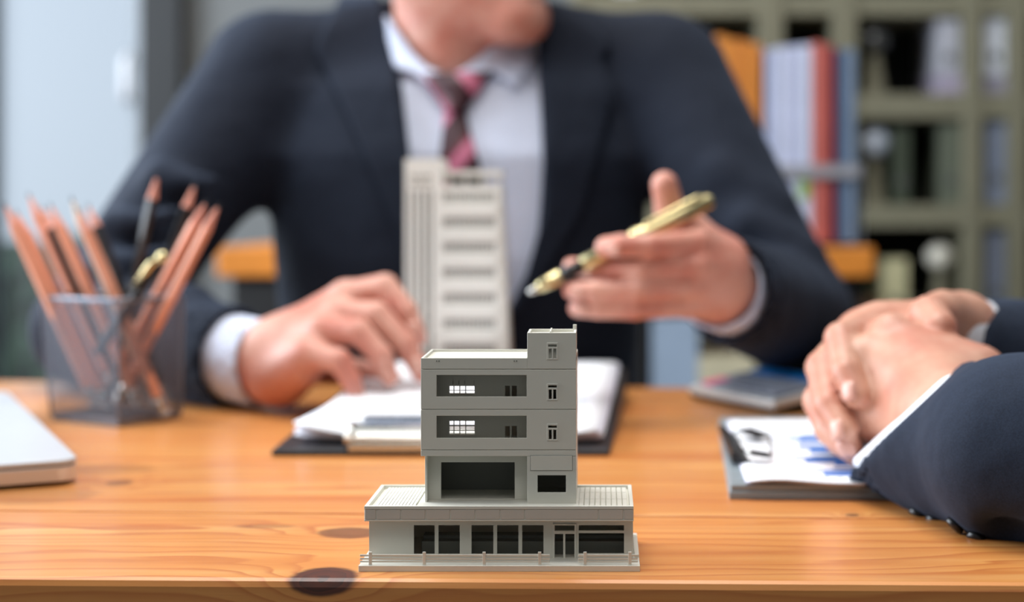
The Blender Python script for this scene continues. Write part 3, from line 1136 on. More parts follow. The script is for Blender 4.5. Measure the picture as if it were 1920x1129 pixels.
# stair shaft on the left with four tall slots
slots = []
for s_ in (770, 784, 797, 809):
    slots.append((tX(s_ - 2.5), tX(s_ + 2.5), T + 0.012, tZ(357)))
sm = MB().wall(xa, xb, T, tZ(298), DT, DT + 0.002, slots)
sm.build('shaft_front', M['tower'], tw, bevel=0.0004)
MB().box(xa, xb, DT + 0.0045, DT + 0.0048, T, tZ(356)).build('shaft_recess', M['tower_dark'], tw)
MB().box(xa, xa + 0.0015, DT + 0.002, DT + TD, T, tZ(298)).build('side_wall', M['tower'], tw)
MB().box(xa + 0.0015, xb, DT + 0.0048, DT + TD, tZ(340), tZ(299)).build('shaft_top', M['tower'], tw, bevel=0.0004)
for yy in (331, 344):
    for s_ in (773, 783, 794, 804):
        MB().box(tX(s_ - 3), tX(s_ + 3), DT - 0.0006, DT, tZ(yy + 3), tZ(yy - 2)).build('vent', M['tower_dark'], tw)
# main block: parapet bands and six window rows
rowy = (373, 420, 467, 515, 563, 611, 659)
mainh = []
for yy in rowy:
    n = 12
    x0_, x1_ = tX(829), tX(929)
    w = (x1_ - x0_) / n
    for i in range(n):
        for (c, d) in ((-11, -1.5), (0.5, 5.5)):
            mainh.append((x0_ + i * w + 0.18 * w, x0_ + (i + 1) * w - 0.18 * w, tZ(yy + d), tZ(yy + c)))
MB().wall(xb, xc, T, tZ(347), DT + 0.0012, DT + 0.003, mainh).build('main_front', M['tower'], tw)
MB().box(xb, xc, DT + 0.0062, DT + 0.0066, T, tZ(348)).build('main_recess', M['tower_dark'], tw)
MB().box(xb, xc, DT + 0.0066, DT + TD, T, tZ(349)).build('main_core', M['tower'], tw)
for yy in rowy[:-1]:
    MB().box(tX(832), tX(930), DT - 0.0006, DT + 0.0012, tZ(yy + 32), tZ(yy + 9)).build('balcony', M['tower'], tw, bevel=0.0004)
# roof terrace: dark gap under a thin canopy
MB().box(tX(834), tX(941), DT + 0.006, DT + TD - 0.004, tZ(331), tZ(320)).build('roof_canopy', M['tower'], tw, bevel=0.0003)
for s_ in (838, 868, 900, 934):
    MB().box(tX(s_), tX(s_ + 5), DT + 0.010, DT + 0.016, tZ(349), tZ(331)).build('canopy_post', M['tower'], tw)
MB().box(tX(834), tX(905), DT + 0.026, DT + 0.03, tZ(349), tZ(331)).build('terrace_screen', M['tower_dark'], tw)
# flared right side and foot
a = [(xc, DT + 0.0012, T), (tX(957), DT + 0.0035, T), (tX(957), DT + TD, T), (xc, DT + TD, T)]
b = [(xc, DT + 0.0012, tZ(349)), (tX(940), DT + 0.0035, tZ(349)), (tX(940), DT + TD, tZ(349)), (xc, DT + TD, tZ(349))]
MB().hexa(a, b).build('right_buttress', M['tower'], tw, bevel=0.0006)

# ================================================================== RIGHT CLIPBOARD with bar chart
c2 = thing('clipboard', 'slate grey clipboard with a blue bar chart beside the clasped hands', 'clipboard', (0.2, 1.03, T))
bt = 0.0085
fl = on_h(1367, 937, 0)
rl = on_h(1347, 803, 0)
W2 = 0.40
bq = [Vector((fl.x, fl.y, T)), Vector((fl.x + W2, fl.y - 0.004, T)), Vector((rl.x + W2, rl.y, T)), Vector((rl.x, rl.y, T))]
MB().hexa(bq, [v + Vector((0, 0, bt * 0.55)) for v in bq]).build('base_board', M['board_grey'], c2, bevel=0.0008)
ins = [v + Vector((0.001 if i in (0, 3) else -0.001, 0.001 if i < 2 else -0.001, bt * 0.55)) for i, v in enumerate(bq)]
MB().hexa(ins, [v + Vector((0, 0, bt * 0.45)) for v in ins]).build('cover_board', M['board_grey'], c2, bevel=0.0008)
strip = [Vector((fl.x + 0.002, fl.y + 0.010, T + bt)), Vector((fl.x + W2 - 0.004, fl.y + 0.006, T + bt)), Vector((fl.x + W2 - 0.004, fl.y + 0.0075, T + bt)),
         Vector((fl.x + 0.002, fl.y + 0.0115, T + bt))]
MB().hexa(strip, [v + Vector((0, 0, 0.0003)) for v in strip]).build('welt', M['board_edge'], c2)
PH = bt + 0.0015


def chart_paper(h, dx, dy, m):
    A, B = on_h(1405, 906, PH), on_h(1640, 909, PH)
    C, D = on_h(1600, 787, PH), on_h(1368, 789, PH)
    rows = []
    for i in range(11):
        v = i / 10
        row = []
        for j in range(11):
            u = j / 10
            p = A.lerp(B, u).lerp(D.lerp(C, u), v) + Vector((dx, dy, h))
            e = max(0, 1 - v * 4) ** 2 * max(0, 1 - abs(u - 0.25) * 2.5)
            p.z += 0.002 * e
            row.append(p)
        rows.append(row)
    o = grid_mesh(rows).build('paper_sheet', m, c2, smooth=True)
    solidify(o, 0.0004)


chart_paper(-0.0006, -0.002, 0.0015, M['paper_b'])
chart_paper(0.0004, 0, 0, M['paper'])
PP = PH + 0.0008
bars = [(870, 240, 10, 'print_navy'), (580, 268, 12, 'print_light'), (740, 282, 12, 'print_blue'), (840, 304, 20, 'print_blue'),
        (830, 347, 9, 'print_navy'), (840, 372, 16, 'print_light'), (950, 402, 34, 'print_blue'),
        (970, 458, 9, 'print_navy'), (790, 474, 16, 'print_light'), (905, 504, 24, 'print_blue'), (1200, 535, 20, 'print_blue'),
        (1190, 578, 9, 'print_navy'), (1000, 603, 14, 'print_light'), (1090, 636, 26, 'print_blue')]
for xz, yz, hh, mm in bars:
    x0_, y0_, y1_ = 1340 + xz / 5.333, 770 + (yz - hh * 0.62) / 5.333, 770 + (yz + hh * 0.62) / 5.333
    a, b = on_h(x0_, y1_, PP), on_h(x0_, y0_, PP)
    xr = on_h(1640, 850, PP).x - 0.01
    q = [a, Vector((xr, a.y, a.z)), Vector((xr, b.y, b.z)), b]
    MB().hexa(q, [p + Vector((0, 0, 0.0001)) for p in q]).build('chart_bar', M[mm], c2)
for i in range(6):
    a = on_h(1447 + i * 25, 894 + i * 0.6, PP)
    MB().box(a.x, a.x + 0.0022, a.y, a.y + 0.0022, a.z, a.z + 0.0001).build('axis_mark', M['print_grey'], c2)
# binder clip gripping the sheets
k0, k1 = on_h(1397, 868, PP), on_h(1371, 815, PP)
ax = (k1 - k0)
side = Vector((-1, 0.05, 0))
m = MB()
tri = [k0 + Vector((0.004, 0, -0.0005)), k0 + side * 0.0075 + Vector((0, 0, 0.0075)), k0 + side * 0.0088 + Vector((0, 0, 0.003)), k0 + side * 0.0072 + Vector((0, 0, -0.0005))]
m.prism(tri, ax)
m.build('clip_body', M['black'], c2, bevel=0.0004)
def handle(y0, y1, x1):
    p0, p1 = on_h(1396, y0, PP + 0.003), on_h(x1, y1, PP + 0.004)
    return p0, p1
h0a, h0b = on_h(1395, 808, PP + 0.005), on_h(1432, 822, PP + 0.003)
h1a, h1b = on_h(1405, 851, PP + 0.005), on_h(1444, 857, PP + 0.003)
for a, b in ((h0a, h0b), (h1a, h1b)):
    d = (b - a).normalized()
    s = d.cross(Vector((0, 0, 1))).normalized() * 0.0065
    MB().hexa([a - s, b - s, b + s, a + s], [p + Vector((0, 0, 0.002)) for p in (a - s, b - s, b + s, a + s)]).build('clip_pad', M['black'], c2, bevel=0.0008)
wire = [k0.lerp(k1, 0.25) + Vector((0, 0, 0.004)), h1a + Vector((0, 0, 0.001)), h1b + Vector((0.001, 0, 0.001)), h0b + Vector((0.004, 0, 0.0005)), h0a + Vector((0, 0, 0.001)),
        k0.lerp(k1, 0.85) + Vector((0, 0, 0.004))]
MB().tube(wire, 0.0009, 8).build('clip_wire', M['silver'], c2, smooth=True)

# ================================================================== CALCULATOR
ca = thing('calculator', 'silver grey desk calculator with blue strip between the two clipboards and clasped hands', 'calculator', (0.15, 1.33, T))
fc = on_h(1450, 779, 0)
e1 = Vector((-0.49, 0.872, 0))
e2 = Vector((0.872, 0.49, 0))


def cp(u, v, h):
    """u along the near left edge (m), v towards the display (m)"""
    return fc + e1 * u + e2 * v + Vector((0, 0, 0.003 + h + 0.15 * v))


CW, CLn = 0.128, 0.135
out0 = [(0, 0), (CW, 0), (CW, CLn), (0, CLn)]
lowq = [cp(0.004, 0.004, 0), cp(CW - 0.004, 0.004, 0), cp(CW - 0.004, CLn - 0.004, 0), cp(0.004, CLn - 0.004, 0)]
lowq = [Vector((p.x, p.y, T)) for p in lowq]
MB().hexa([lowq[0], lowq[3], lowq[2], lowq[1]], [cp(*out0[0], 0.001), cp(*out0[3], 0.001), cp(*out0[2], 0.001), cp(*out0[1], 0.001)]).build('body', M['black_matte'], ca)
MB().hexa([cp(0, 0, 0.001), cp(0, CLn, 0.001), cp(CW, CLn, 0.001), cp(CW, 0, 0.001)],
          [cp(0, 0, 0.008), cp(0, CLn, 0.008), cp(CW, CLn, 0.008), cp(CW, 0, 0.008)]).build('case', M['calc'], ca, bevel=0.002)


def pad(name, u0, u1, v0, v1, h0, h1, m, bev=0.0008):
    MB().hexa([cp(u0, v0, h0), cp(u0, v1, h0), cp(u1, v1, h0), cp(u1, v0, h0)],
              [cp(u0, v0, h1), cp(u0, v1, h1), cp(u1, v1, h1), cp(u1, v0, h1)]).build(name, M[m], ca, bevel=bev)


pad('keypad', 0.008, CW - 0.006, 0.008, 0.056, 0.008, 0.0086, 'calc_face')
for r_ in range(4):
    for c_ in range(6):
        u0 = 0.011 + c_ * 0.0188
        v0 = 0.0095 + r_ * 0.0115
        pad('key', u0, u0 + 0.0155, v0, v0 + 0.0092, 0.0086, 0.0112, 'key_pink' if (c_ == 5 and r_ in (0, 1)) else 'key_grey')
pad('blue_strip', 0.006, CW - 0.006, 0.058, 0.077, 0.008, 0.0098, 'key_blue')
MB().hexa([cp(0.004, 0.080, 0.008), cp(0.004, CLn - 0.002, 0.008), cp(CW - 0.004, CLn - 0.002, 0.008), cp(CW - 0.004, 0.080, 0.008)],
          [cp(0.004, 0.084, 0.012), cp(0.004, CLn - 0.002, 0.03), cp(CW - 0.004, CLn - 0.002, 0.03), cp(CW - 0.004, 0.084, 0.012)]
          ).build('display_hood', M['lcd'], ca, bevel=0.0015)

# ================================================================== LAPTOP (closed)
lp = thing('laptop', 'closed silver laptop lying at the left end of the table', 'laptop', (-0.5, 1.0, T))
n0 = on_h(149, 862, 0.0150)
l1 = Vector((-0.455, 0.890, 0))
l2 = Vector((-0.890, -0.455, 0))
LL, LS = 0.39, 0.26


def rrect(z, inset=0.0, r=0.012):
    o = Vector((n0.x, n0.y, 0))
    pts = []
    for (u, v, a0) in ((r, r, 180), (LS - r, r, 270), (LS - r, LL - r, 0), (r, LL - r, 90)):
        for i in range(6):
            a = math.radians(a0 + 90 * i / 5)
            rr_ = r - inset
            uu, vv = u + math.cos(a) * rr_, v + math.sin(a) * rr_
            p = o + l2 * uu + l1 * vv
            pts.append(Vector((p.x, p.y, z)))
    return pts


def slab(name, m, z0_, z1_, inset=0.0, bevel=0.0008):
    mb = MB().prism(rrect(z0_, inset), (0, 0, z1_ - z0_))
    me = mb.mesh(name)
    bm = bmesh.new()
    bm.from_mesh(me)
    bmesh.ops.recalc_face_normals(bm, faces=bm.faces)
    bm.to_mesh(me)
    bm.free()
    return link(name, me, m, lp, bevel=bevel)


slab('bottom_case', M['laptop_edge'], T + 0.0025, T + 0.0115)
slab('hinge_gap', M['black_matte'], T + 0.0115, T + 0.0122, 0.0015, 0)
slab('lid', M['laptop'], T + 0.0122, T + 0.0158, 0, 0.0012)
slab('underside', M['black_matte'], T + 0.0012, T + 0.0025, 0.004, 0)
for u, v in ((0.02, 0.02), (LS - 0.02, 0.02), (0.02, LL - 0.02), (LS - 0.02, LL - 0.02)):
    p = Vector((n0.x, n0.y, 0)) + l2 * u + l1 * v
    MB().tube([(p.x, p.y, T), (p.x, p.y, T + 0.0014)], 0.006, 12).build('foot', M['black_matte'], lp)

# ================================================================== PENCIL CUP of wire mesh
cup = thing('pencil_cup', 'square grey wire mesh pencil cup standing beside the laptop', 'pencil cup', (-0.382, 1.230, T))
cf = Vector((fx(222, 1.183), 1.183, 0))
ud = Vector((-0.857, 0.515, 0))
vd = Vector((0.515, 0.857, 0))
SU, SV, CHt = (0.076, 0.088), (0.064, 0.066), 0.0965
cc = cf + ud * (SU[0] / 2) + vd * (SV[0] / 2)
S1 = SU[1]


def cupc(i, z):
    """corner i of the cup at height z above the table"""
    q = z / CHt
    hu, hv = (SU[0] + (SU[1] - SU[0]) * q) / 2, (SV[0] + (SV[1] - SV[0]) * q) / 2
    su, sv = ((-1, -1), (1, -1), (1, 1), (-1, 1))[i % 4]
    return cc + ud * (su * hu + 0.005 * q) + vd * sv * hv + Vector((0, 0, T + z))


PIT, WR = 0.0019, 0.00019
for i in range(4):
    mb = MB()
    nv = int(S1 / PIT)
    inn = (cc + Vector((0, 0, T)) - (cupc(i, 0) + cupc(i + 1, 0)) * 0.5).normalized()
    for k in range(1, nv):
        t = k / nv
        a, b = cupc(i, 0.006).lerp(cupc(i + 1, 0.006), t), cupc(i, CHt).lerp(cupc(i + 1, CHt), t)
        mb.tube([a, b], WR, 4, False)
    for k in range(int(CHt / PIT)):
        z = 0.006 + k * (CHt - 0.006) / int(CHt / PIT)
        mb.tube([cupc(i, z), cupc(i + 1, z)], WR, 4, False)
    mb.build('mesh_side', M['steel_mesh'], cup)
    MB().tube([cupc(i, 0.004), cupc(i, CHt)], 0.0011, 8).build('corner_rod', M['steel_mesh'], cup)
rim = [cupc(i, CHt + 0.0005) for i in range(4)]
rimp = []
for i in range(4):
    for t in (0.04, 0.5, 0.96):
        rimp.append(rim[i].lerp(rim[(i + 1) % 4], t))
rimp.append(rimp[0])
rimp.append(rimp[1])
MB().tube(rimp, 0.0022, 8, False).build('rim', M['steel_mesh'], cup, smooth=True)
bq = [cupc(i, 0.0) for i in range(4)]
MB().prism(bq[::-1], (0, 0, 0.0065)).build('base', M['steel_mesh'], cup, bevel=0.001)


def make_pencil(paint, wood, label):
    """unit pencil along +z, eraser end at z=0, total length 0.178"""
    e = thing('pencil', label, 'pencil', (0, 0, 0), 'pencils in the wire mesh cup')
    R = 0.0044
    hexv = [(R * math.cos(PI / 3 * k), R * math.sin(PI / 3 * k)) for k in range(6)]
    MB().prism([(x, y, 0.016) for x, y in hexv], (0, 0, 0.140)).build('barrel', paint, e, local=True)
    MB().tube([(0, 0, 0.156), (0, 0, 0.173)], [R * 0.93, 0.0011], 12).build('sharpened_cone', wood, e, local=True)
    MB().tube([(0, 0, 0.173), (0, 0, 0.178)], [0.0011, 0.0002], 8).build('lead_tip', M['lead'], e, local=True)
    MB().tube([(0, 0, 0.005), (0, 0, 0.008), (0, 0, 0.0085), (0, 0, 0.0125), (0, 0, 0.013), (0, 0, 0.016)], [R, R, R * 1.06, R * 1.06, R, R], 12).build('ferrule', M['silver'], e, local=True)
    MB().tube([(0, 0, 0), (0, 0, 0.001), (0, 0, 0.005)], [R * 0.7, R * 0.92, R * 0.92], 12).build('eraser', M['rubber'], e, local=True)
    return e


#        tip px, py, depth       foot px, py, depth    kind
pens = [((7, 378, 1.225), (186, 772, 1.222), 'c', 'leftmost copper pencil in the wire cup'),
        ((27, 392, 1.245), (205, 766, 1.232), 'c', 'copper pencil lying just behind the leftmost one in the cup'),
        ((51, 360, 1.262), (232, 764, 1.240), 'c', 'copper pencil with the high thin tip left of the slim black pencil'),
        ((77, 384, 1.248), (252, 770, 1.226), 'k', 'black pencil lowest of the black ones leaning left in the cup'),
        ((92, 379, 1.225), (266, 768, 1.214), 'c', 'copper pencil right of the left-leaning slim black pencil'),
        ((132, 367, 1.213), (290, 752, 1.226), 'w', 'cream tipped pale pencil in the middle of the cup'),
        ((143, 386, 1.205), (304, 762, 1.214), 'c', 'front copper pencil leaning left across the middle of the cup'),
        ((163, 380, 1.262), (312, 750, 1.242), 'k', 'black pencil with pink tip beside the front copper pencil'),
        ((296, 324, 1.262), (205, 750, 1.262), 'k', 'tallest black pencil, upright with pink tip in the cup'),
        ((367, 342, 1.272), (215, 762, 1.250), 'k', 'rightmost black pencil leaning right out of the cup'),
        ((389, 374, 1.225), (192, 748, 1.240), 'c', 'copper pencil leaning right, inner one of the right pair'),
        ((413, 380, 1.215), (212, 770, 1.218), 'c', 'rightmost copper pencil leaning far right out of the cup')]
protos = {}
for tip, foot, kd, lab in pens:
    a, b = P(*foot), P(*tip)
    if kd not in protos:
        pm = {'c': (M['copper_paint'], M['pink_wood']), 'k': (M['black_paint'], M['pink_wood']), 'w': (M['cream_paint'], M['cream_wood'])}[kd]
        o = protos[kd] = make_pencil(*pm, lab)
    else:
        o = copy_tree(protos[kd])
    o['label'] = lab
    d = b - a
    o.location = b - d.normalized() * 0.178
    o.rotation_mode = 'QUATERNION'
    o.rotation_quaternion = d.to_track_quat('Z', 'Y')
# gold pen with a ball-ended clip leaning in the cup
gp = thing('pen', 'gold pen with round clip end leaning right inside the wire cup', 'pen', (0, 0, 0))
a, b = P(196, 640, 1.205), P(306, 482, 1.190)
d = (b - a).normalized()
MB().tube([a - d * 0.012, a + d * 0.0, b - d * 0.006], [0.003, 0.0042, 0.0042], 12).build('barrel', M['black_paint'], gp, smooth=True)
MB().tube([b + Vector((-0.004, -0.005, 0.002)) - d * 0.030, b + Vector((-0.003, -0.005, 0.002)) - d * 0.010, b + Vector((0, -0.003, 0.001))], [0.0026, 0.0030, 0.0026], 10).build('clip', M['gold'], gp, smooth=True)
MB().ball(b + Vector((0, -0.002, 0)), 0.0048).build('clip_ball', M['gold'], gp, smooth=True)

# ================================================================== BACKGROUND furniture
DC = 2.50
co = thing('console', 'orange wooden console top with black cabinet below behind the seated man', 'console', (fx(1030, DC), DC + 0.15, 0))
cx0, cx1 = fx(405, DC), fx(1640, DC)
ctz = fh(464, DC)
MB().box(cx0, cx1, DC, DC + 0.36, ctz - 0.048, ctz).build('top', M['oak'], co, bevel=0.004)
MB().box(cx0 + 0.02, fx(1215, DC), DC + 0.03, DC + 0.34, 0.06, ctz - 0.048).build('cabinet', M['cab_dark'], co)
MB().box(cx1 - 0.06, cx1 - 0.02, DC + 0.03, DC + 0.34, 0.0, ctz - 0.048).build('leg', M['cab_dark'], co)
for i in range(3):
    w = (fx(1215, DC) - cx0 - 0.02) / 3
    MB().box(cx0 + 0.024 + i * w, cx0 + 0.016 + (i + 1) * w, DC + 0.012, DC + 0.03, 0.08, ctz - 0.06).build('cabinet_door', M['cab_dark'], co, bevel=0.002)
MB().box(cx0 + 0.02, fx(1215, DC), DC + 0.06, DC + 0.32, 0.0, 0.06).build('plinth', M['cab_dark'], co)
# boxes standing below the open end of the console
def box_thing(name, label, cat, x0, x1, y0, y1, z0_, z1_, rgb, group=None, lid=True):
    mm = mat(name + '_paint', rgb, 0.6, var=0.04)
    e = thing(name, label, cat, ((x0 + x1) / 2, (y0 + y1) / 2, z0_), group)
    zs = z0_ + (z1_ - z0_) * 0.82 if lid else z1_
    MB().box(x0, x1, y0, y1, z0_, zs).build('body', mm, e, bevel=0.002)
    if lid:
        MB().box(x0 - 0.003, x1 + 0.003, y0 - 0.003, y1 + 0.003, zs, z1_).build('lid', mm, e, bevel=0.002)
    return e


box_thing('storage_box', 'pale blue storage box standing under the right end of the console', 'box', fx(1226, DC), fx(1308, DC), DC + 0.02, DC + 0.3, 0.0, fh(600, DC), (150, 168, 190))
box_thing('storage_box', 'beige storage box beside the pale blue one under the console', 'box', fx(1314, DC), fx(1415, DC), DC + 0.02, DC + 0.3, 0.0, fh(672, DC), (196, 188, 160))

# folders in a file rack on the console
fr_ = thing('file_rack', 'clear pale file rack holding upright folders on the console', 'file rack', (fx(1480, DC), DC + 0.1, ctz))
DF = DC + 0.03
rx0, rx1 = fx(1338, DF), fx(1612, DF)
MB().box(rx0, rx1, DF - 0.005, DF + 0.24, ctz, ctz + 0.006).build('base', M['glass'], fr_)
MB().box(rx0, rx1, DF - 0.008, DF - 0.004, fh(332, DF), fh(310, DF)).build('front_rail', mat('frosted_plastic', (150, 150, 156), 0.4, var=0.02), fr_)
for xx in (rx0 - 0.004, rx1):
    MB().box(xx, xx + 0.004, DF - 0.008, DF + 0.24, ctz, fh(305, DF)).build('end_panel', M['glass'], fr_)
fold = [(1343, 1360, 66, (206, 128, 48), 'orange'), (1361, 1377, 72, (214, 136, 54), 'orange'), (1378, 1394, 74, (198, 118, 44), 'orange'),
        (1395, 1411, 78, (212, 132, 50), 'orange'), (1412, 1428, 82, (200, 122, 46), 'orange'),
        (1437, 1456, 92, (176, 184, 214), 'lavender white'), (1457, 1479, 88, (196, 202, 226), 'lavender white'),
        (1480, 1501, 86, (188, 194, 222), 'lavender white'), (1502, 1522, 84, (200, 206, 228), 'lavender white'),
        (1525, 1543, 80, (206, 112, 100), 'salmon'), (1544, 1564, 84, (150, 60, 58), 'dark red'),
        (1568, 1582, 92, (40, 62, 94), 'navy blue'), (1583, 1604, 92, (112, 130, 154), 'steel blue')]
where = {0: 'leftmost orange folder in the file rack', 1: 'second orange folder from the left in the file rack', 2: 'middle one of the five orange folders in the file rack',
         3: 'fourth orange folder from the left in the file rack', 4: 'rightmost orange folder, beside the lavender ones',
         5: 'leftmost lavender white folder, beside the orange ones', 6: 'second lavender white folder from the left in the rack',
         7: 'third lavender white folder from the left in the rack', 8: 'lavender white folder with green tab beside the salmon one',
         9: 'salmon folder right of the lavender white ones', 10: 'dark red folder between salmon and navy ones', 11: 'narrow navy blue folder in the file rack',
         12: 'steel blue folder at the right end of the rack'}
for i, (a, b, yt, rgb, nm) in enumerate(fold):
    x0_, x1_ = fx(a, DF), fx(b, DF)
    e = thing('folder', where[i], 'folder', ((x0_ + x1_) / 2, DF + 0.1, ctz + 0.006), 'folders in the file rack')
    mm = mat('folder_' + nm.replace(' ', '_'), rgb, 0.5, var=0.05)
    ztop = fh(yt, DF)
    zb_ = ctz + 0.0065
    t_ = 0.0022
    # U-shaped cover: two boards and a rounded spine, pages inside
    MB().box(x0_, x0_ + t_, DF + 0.006, DF + 0.225, zb_, ztop).build('cover', mm, e)
    MB().box(x1_ - t_, x1_, DF + 0.006, DF + 0.225, zb_, ztop).build('cover', mm, e)
    MB().box(x0_, x1_, DF, DF + 0.006, zb_, ztop).build('spine', mm, e, bevel=0.002)
    MB().box(x0_ + t_, x1_ - t_, DF + 0.006, DF + 0.215, zb_ + 0.004, ztop - 0.006).build('pages', M['paper'], e)
    if i == 8:
        MB().box(fx(1498, DF), fx(1516, DF), DF - 0.0022, DF - 0.0004, fh(372, DF), fh(338, DF)).build('index_tab', mat('green_tab', (140, 176, 70), 0.5), e, label='green tab')

# open shelf rack
DS = 3.20
rk = thing('shelf_rack', 'khaki open shelf rack with dark back at the right', 'shelf', (fx(1640, DS), DS + 0.15, 0))
sx = lambda v: fx(v, DS)
sz = lambda v: fh(v, DS)
RX0, RX1 = sx(1070), sx(2050)
for a, b in ((1422, 1470), (1562, 1608), (1808, 1842), (1892, 1930)):
    MB().box(sx(a), sx(b), DS, DS + 0.3, 0, 2.1).build('upright', M['khaki'], rk, bevel=0.003)
MB().box(RX0, RX0 + 0.03, DS, DS + 0.3, 0, 2.1).build('upright', M['khaki'], rk, bevel=0.003)
for a, b in ((-12, 28), (176, 222), (384, 426), (600, 640), (860, 890)):
    MB().box(RX0, RX1, DS + 0.004, DS + 0.296, sz(b), sz(a)).build('shelf', M['khaki'], rk, bevel=0.002)
MB().box(RX0, RX1, DS + 0.296, DS + 0.31, 0, 2.1).build('back_panel', M['rack_back'], rk)


def highlight_ball(px_, py_, r, rgb, lab):  # ball added for a blurred glint, its brightness put into the glaze
    c = Vector((fx(px_, DS + 0.06), DS + 0.06, fh(py_, DS + 0.06)))
    e = thing('highlight', lab, 'highlight', (c.x, c.y, c.z - r))
    mm = mat('highlight_glaze', rgb, 0.15, var=0.03, coat=0.6)
    MB().ball(c, r, 24, 16).build('globe', mm, e, smooth=True)
    return e, c


shelf_top = {0: sz(176), 1: sz(384), 2: sz(600)}
def stand(e, c, r, z):
    MB().tube([(c.x, c.y, z), (c.x, c.y, z + 0.006), (c.x, c.y, c.z - r + 0.004)], [0.026, 0.024, 0.010], 20).build('stand', M['khaki'], e)


e, c = highlight_ball(1640, 268, 0.034, (190, 200, 214), 'pale ball added for a blurred ornament on the middle shelf')
stand(e, c, 0.034, shelf_top[1])
e, c = highlight_ball(1640, 76, 0.030, (70, 72, 72), 'dim grey ball added for a blurred ornament on the upper shelf')
stand(e, c, 0.030, shelf_top[0])
e, c = highlight_ball(1762, 482, 0.030, (214, 210, 196), 'cream ball added for a blurred ornament on the lower shelf')
stand(e, c, 0.030, shelf_top[2])


def bx(name, lab, cat, a, b, yt, yb, rgb, d=DS + 0.02, dep=0.2, lid=False, group=None):
    return box_thing(name, lab, cat, fx(a, d), fx(b, d), d, d + dep, fh(yb, d), fh(yt, d), rgb, group, lid)


bx('storage_box', 'flat lavender box on the upper shelf under white binders', 'box', 1757, 1806, 141, 175.5, (160, 152, 172), lid=True)
bx('storage_box', 'flat lavender grey box at the right end of the upper shelf', 'box', 1844, 1890, 141, 175.5, (150, 148, 164), lid=True)


def binder(lab, a, b, yt, yb, rgb, d=DS + 0.02, group='binders on the shelf rack'):
    x0_, x1_, z0_, z1_ = fx(a, d), fx(b, d), fh(yb, d), fh(yt, d)
    mm = mat('binder_card', rgb, 0.5, var=0.04)
    e = thing('binder', lab, 'binder', ((x0_ + x1_) / 2, d + 0.1, z0_), group)
    MB().box(x0_, x0_ + 0.003, d + 0.004, d + 0.23, z0_, z1_).build('cover', mm, e)
    MB().box(x1_ - 0.003, x1_, d + 0.004, d + 0.23, z0_, z1_).build('cover', mm, e)
    MB().box(x0_, x1_, d, d + 0.004, z0_, z1_).build('spine', mm, e, bevel=0.0015)
    MB().box(x0_ + 0.003, x1_ - 0.003, d + 0.004, d + 0.21, z0_ + 0.004, z1_ - 0.01).build('pages', M['paper'], e)
    xm, zm = (x0_ + x1_) / 2, z0_ + (z1_ - z0_) * 0.3
    MB().tube([(xm, d - 0.0015, zm), (xm, d + 0.001, zm)], min(0.011, (x1_ - x0_) * 0.3), 14).build('finger_ring', M['silver'], e)
    return e


binder('pale grey binder on the upper shelf, left of the white one', 1759, 1800, 34, 140, (170, 172, 182))
binder('white binder at the right end of the upper shelf', 1846, 1886, 30, 140, (206, 212, 222))
binder('blue grey binder on the middle shelf at the right edge', 1848, 1888, 224, 383.5, (126, 136, 156))
binder('grey green binder on the middle shelf left of the narrow upright', 1764, 1804, 232, 383.5, (92, 98, 84))
binder('dark green binder on the middle shelf behind the pale ornament', 1676, 1706, 240, 383.5, (58, 66, 52))
binder('cream binder on the lower shelf right of the console', 1656, 1702, 486, 599.5, (196, 190, 150))
binder('blue grey binder on the lower shelf at the right edge', 1848, 1886, 432, 599.5, (120, 128, 146))
bx('storage_box', 'long white box high on the lower shelf', 'box', 1664, 1735, 560, 599.5, (186, 186, 176), d=DS + 0.24, dep=0.05)
binder('white binder on the rack behind the right shoulder', 1150, 1196, -110, -12.5, (214, 216, 220))
binder('pale blue binder on the rack behind the right shoulder', 1258, 1330, 60, 175.5, (160, 172, 190))
binder('white binder beside the pale blue one behind the shoulder', 1160, 1240, 50, 175.5, (206, 208, 212))
# small leafy plant in a pot beyond the console
pt_ = thing('potted_plant', 'small green plant in a pot on the lower shelf beside the console', 'plant', (fx(1625, DS), DS + 0.08, shelf_top[2]))
pc = Vector((fx(1626, DS + 0.08), DS + 0.08, shelf_top[2]))
MB().tube([pc, pc + Vector((0, 0, 0.045))], [0.022, 0.030], 16).build('pot', mat('clay_pot', (120, 92, 74), 0.7), pt_)
rnd = random.Random(11)
for i in range(14):
    a = rnd.uniform(0, 2 * PI)
    l = rnd.uniform(0.025, 0.04)
    dirv = Vector((math.cos(a) * 0.6, math.sin(a) * 0.6, rnd.uniform(0.5, 1.1))).normalized()
    s = dirv.cross(Vector((0, 0, 1))).normalized() * l * 0.3
    b0 = pc + Vector((0, 0, 0.045))
    MB().add([b0, b0 + dirv * l * 0.5 + s, b0 + dirv * l + Vector((0, 0, -0.006)), b0 + dirv * l * 0.5 - s], [(0, 1, 2, 3)]).build(
        'leaf', M['hedge'], pt_)

# ================================================================== PEOPLE
EX = np.eye(3)


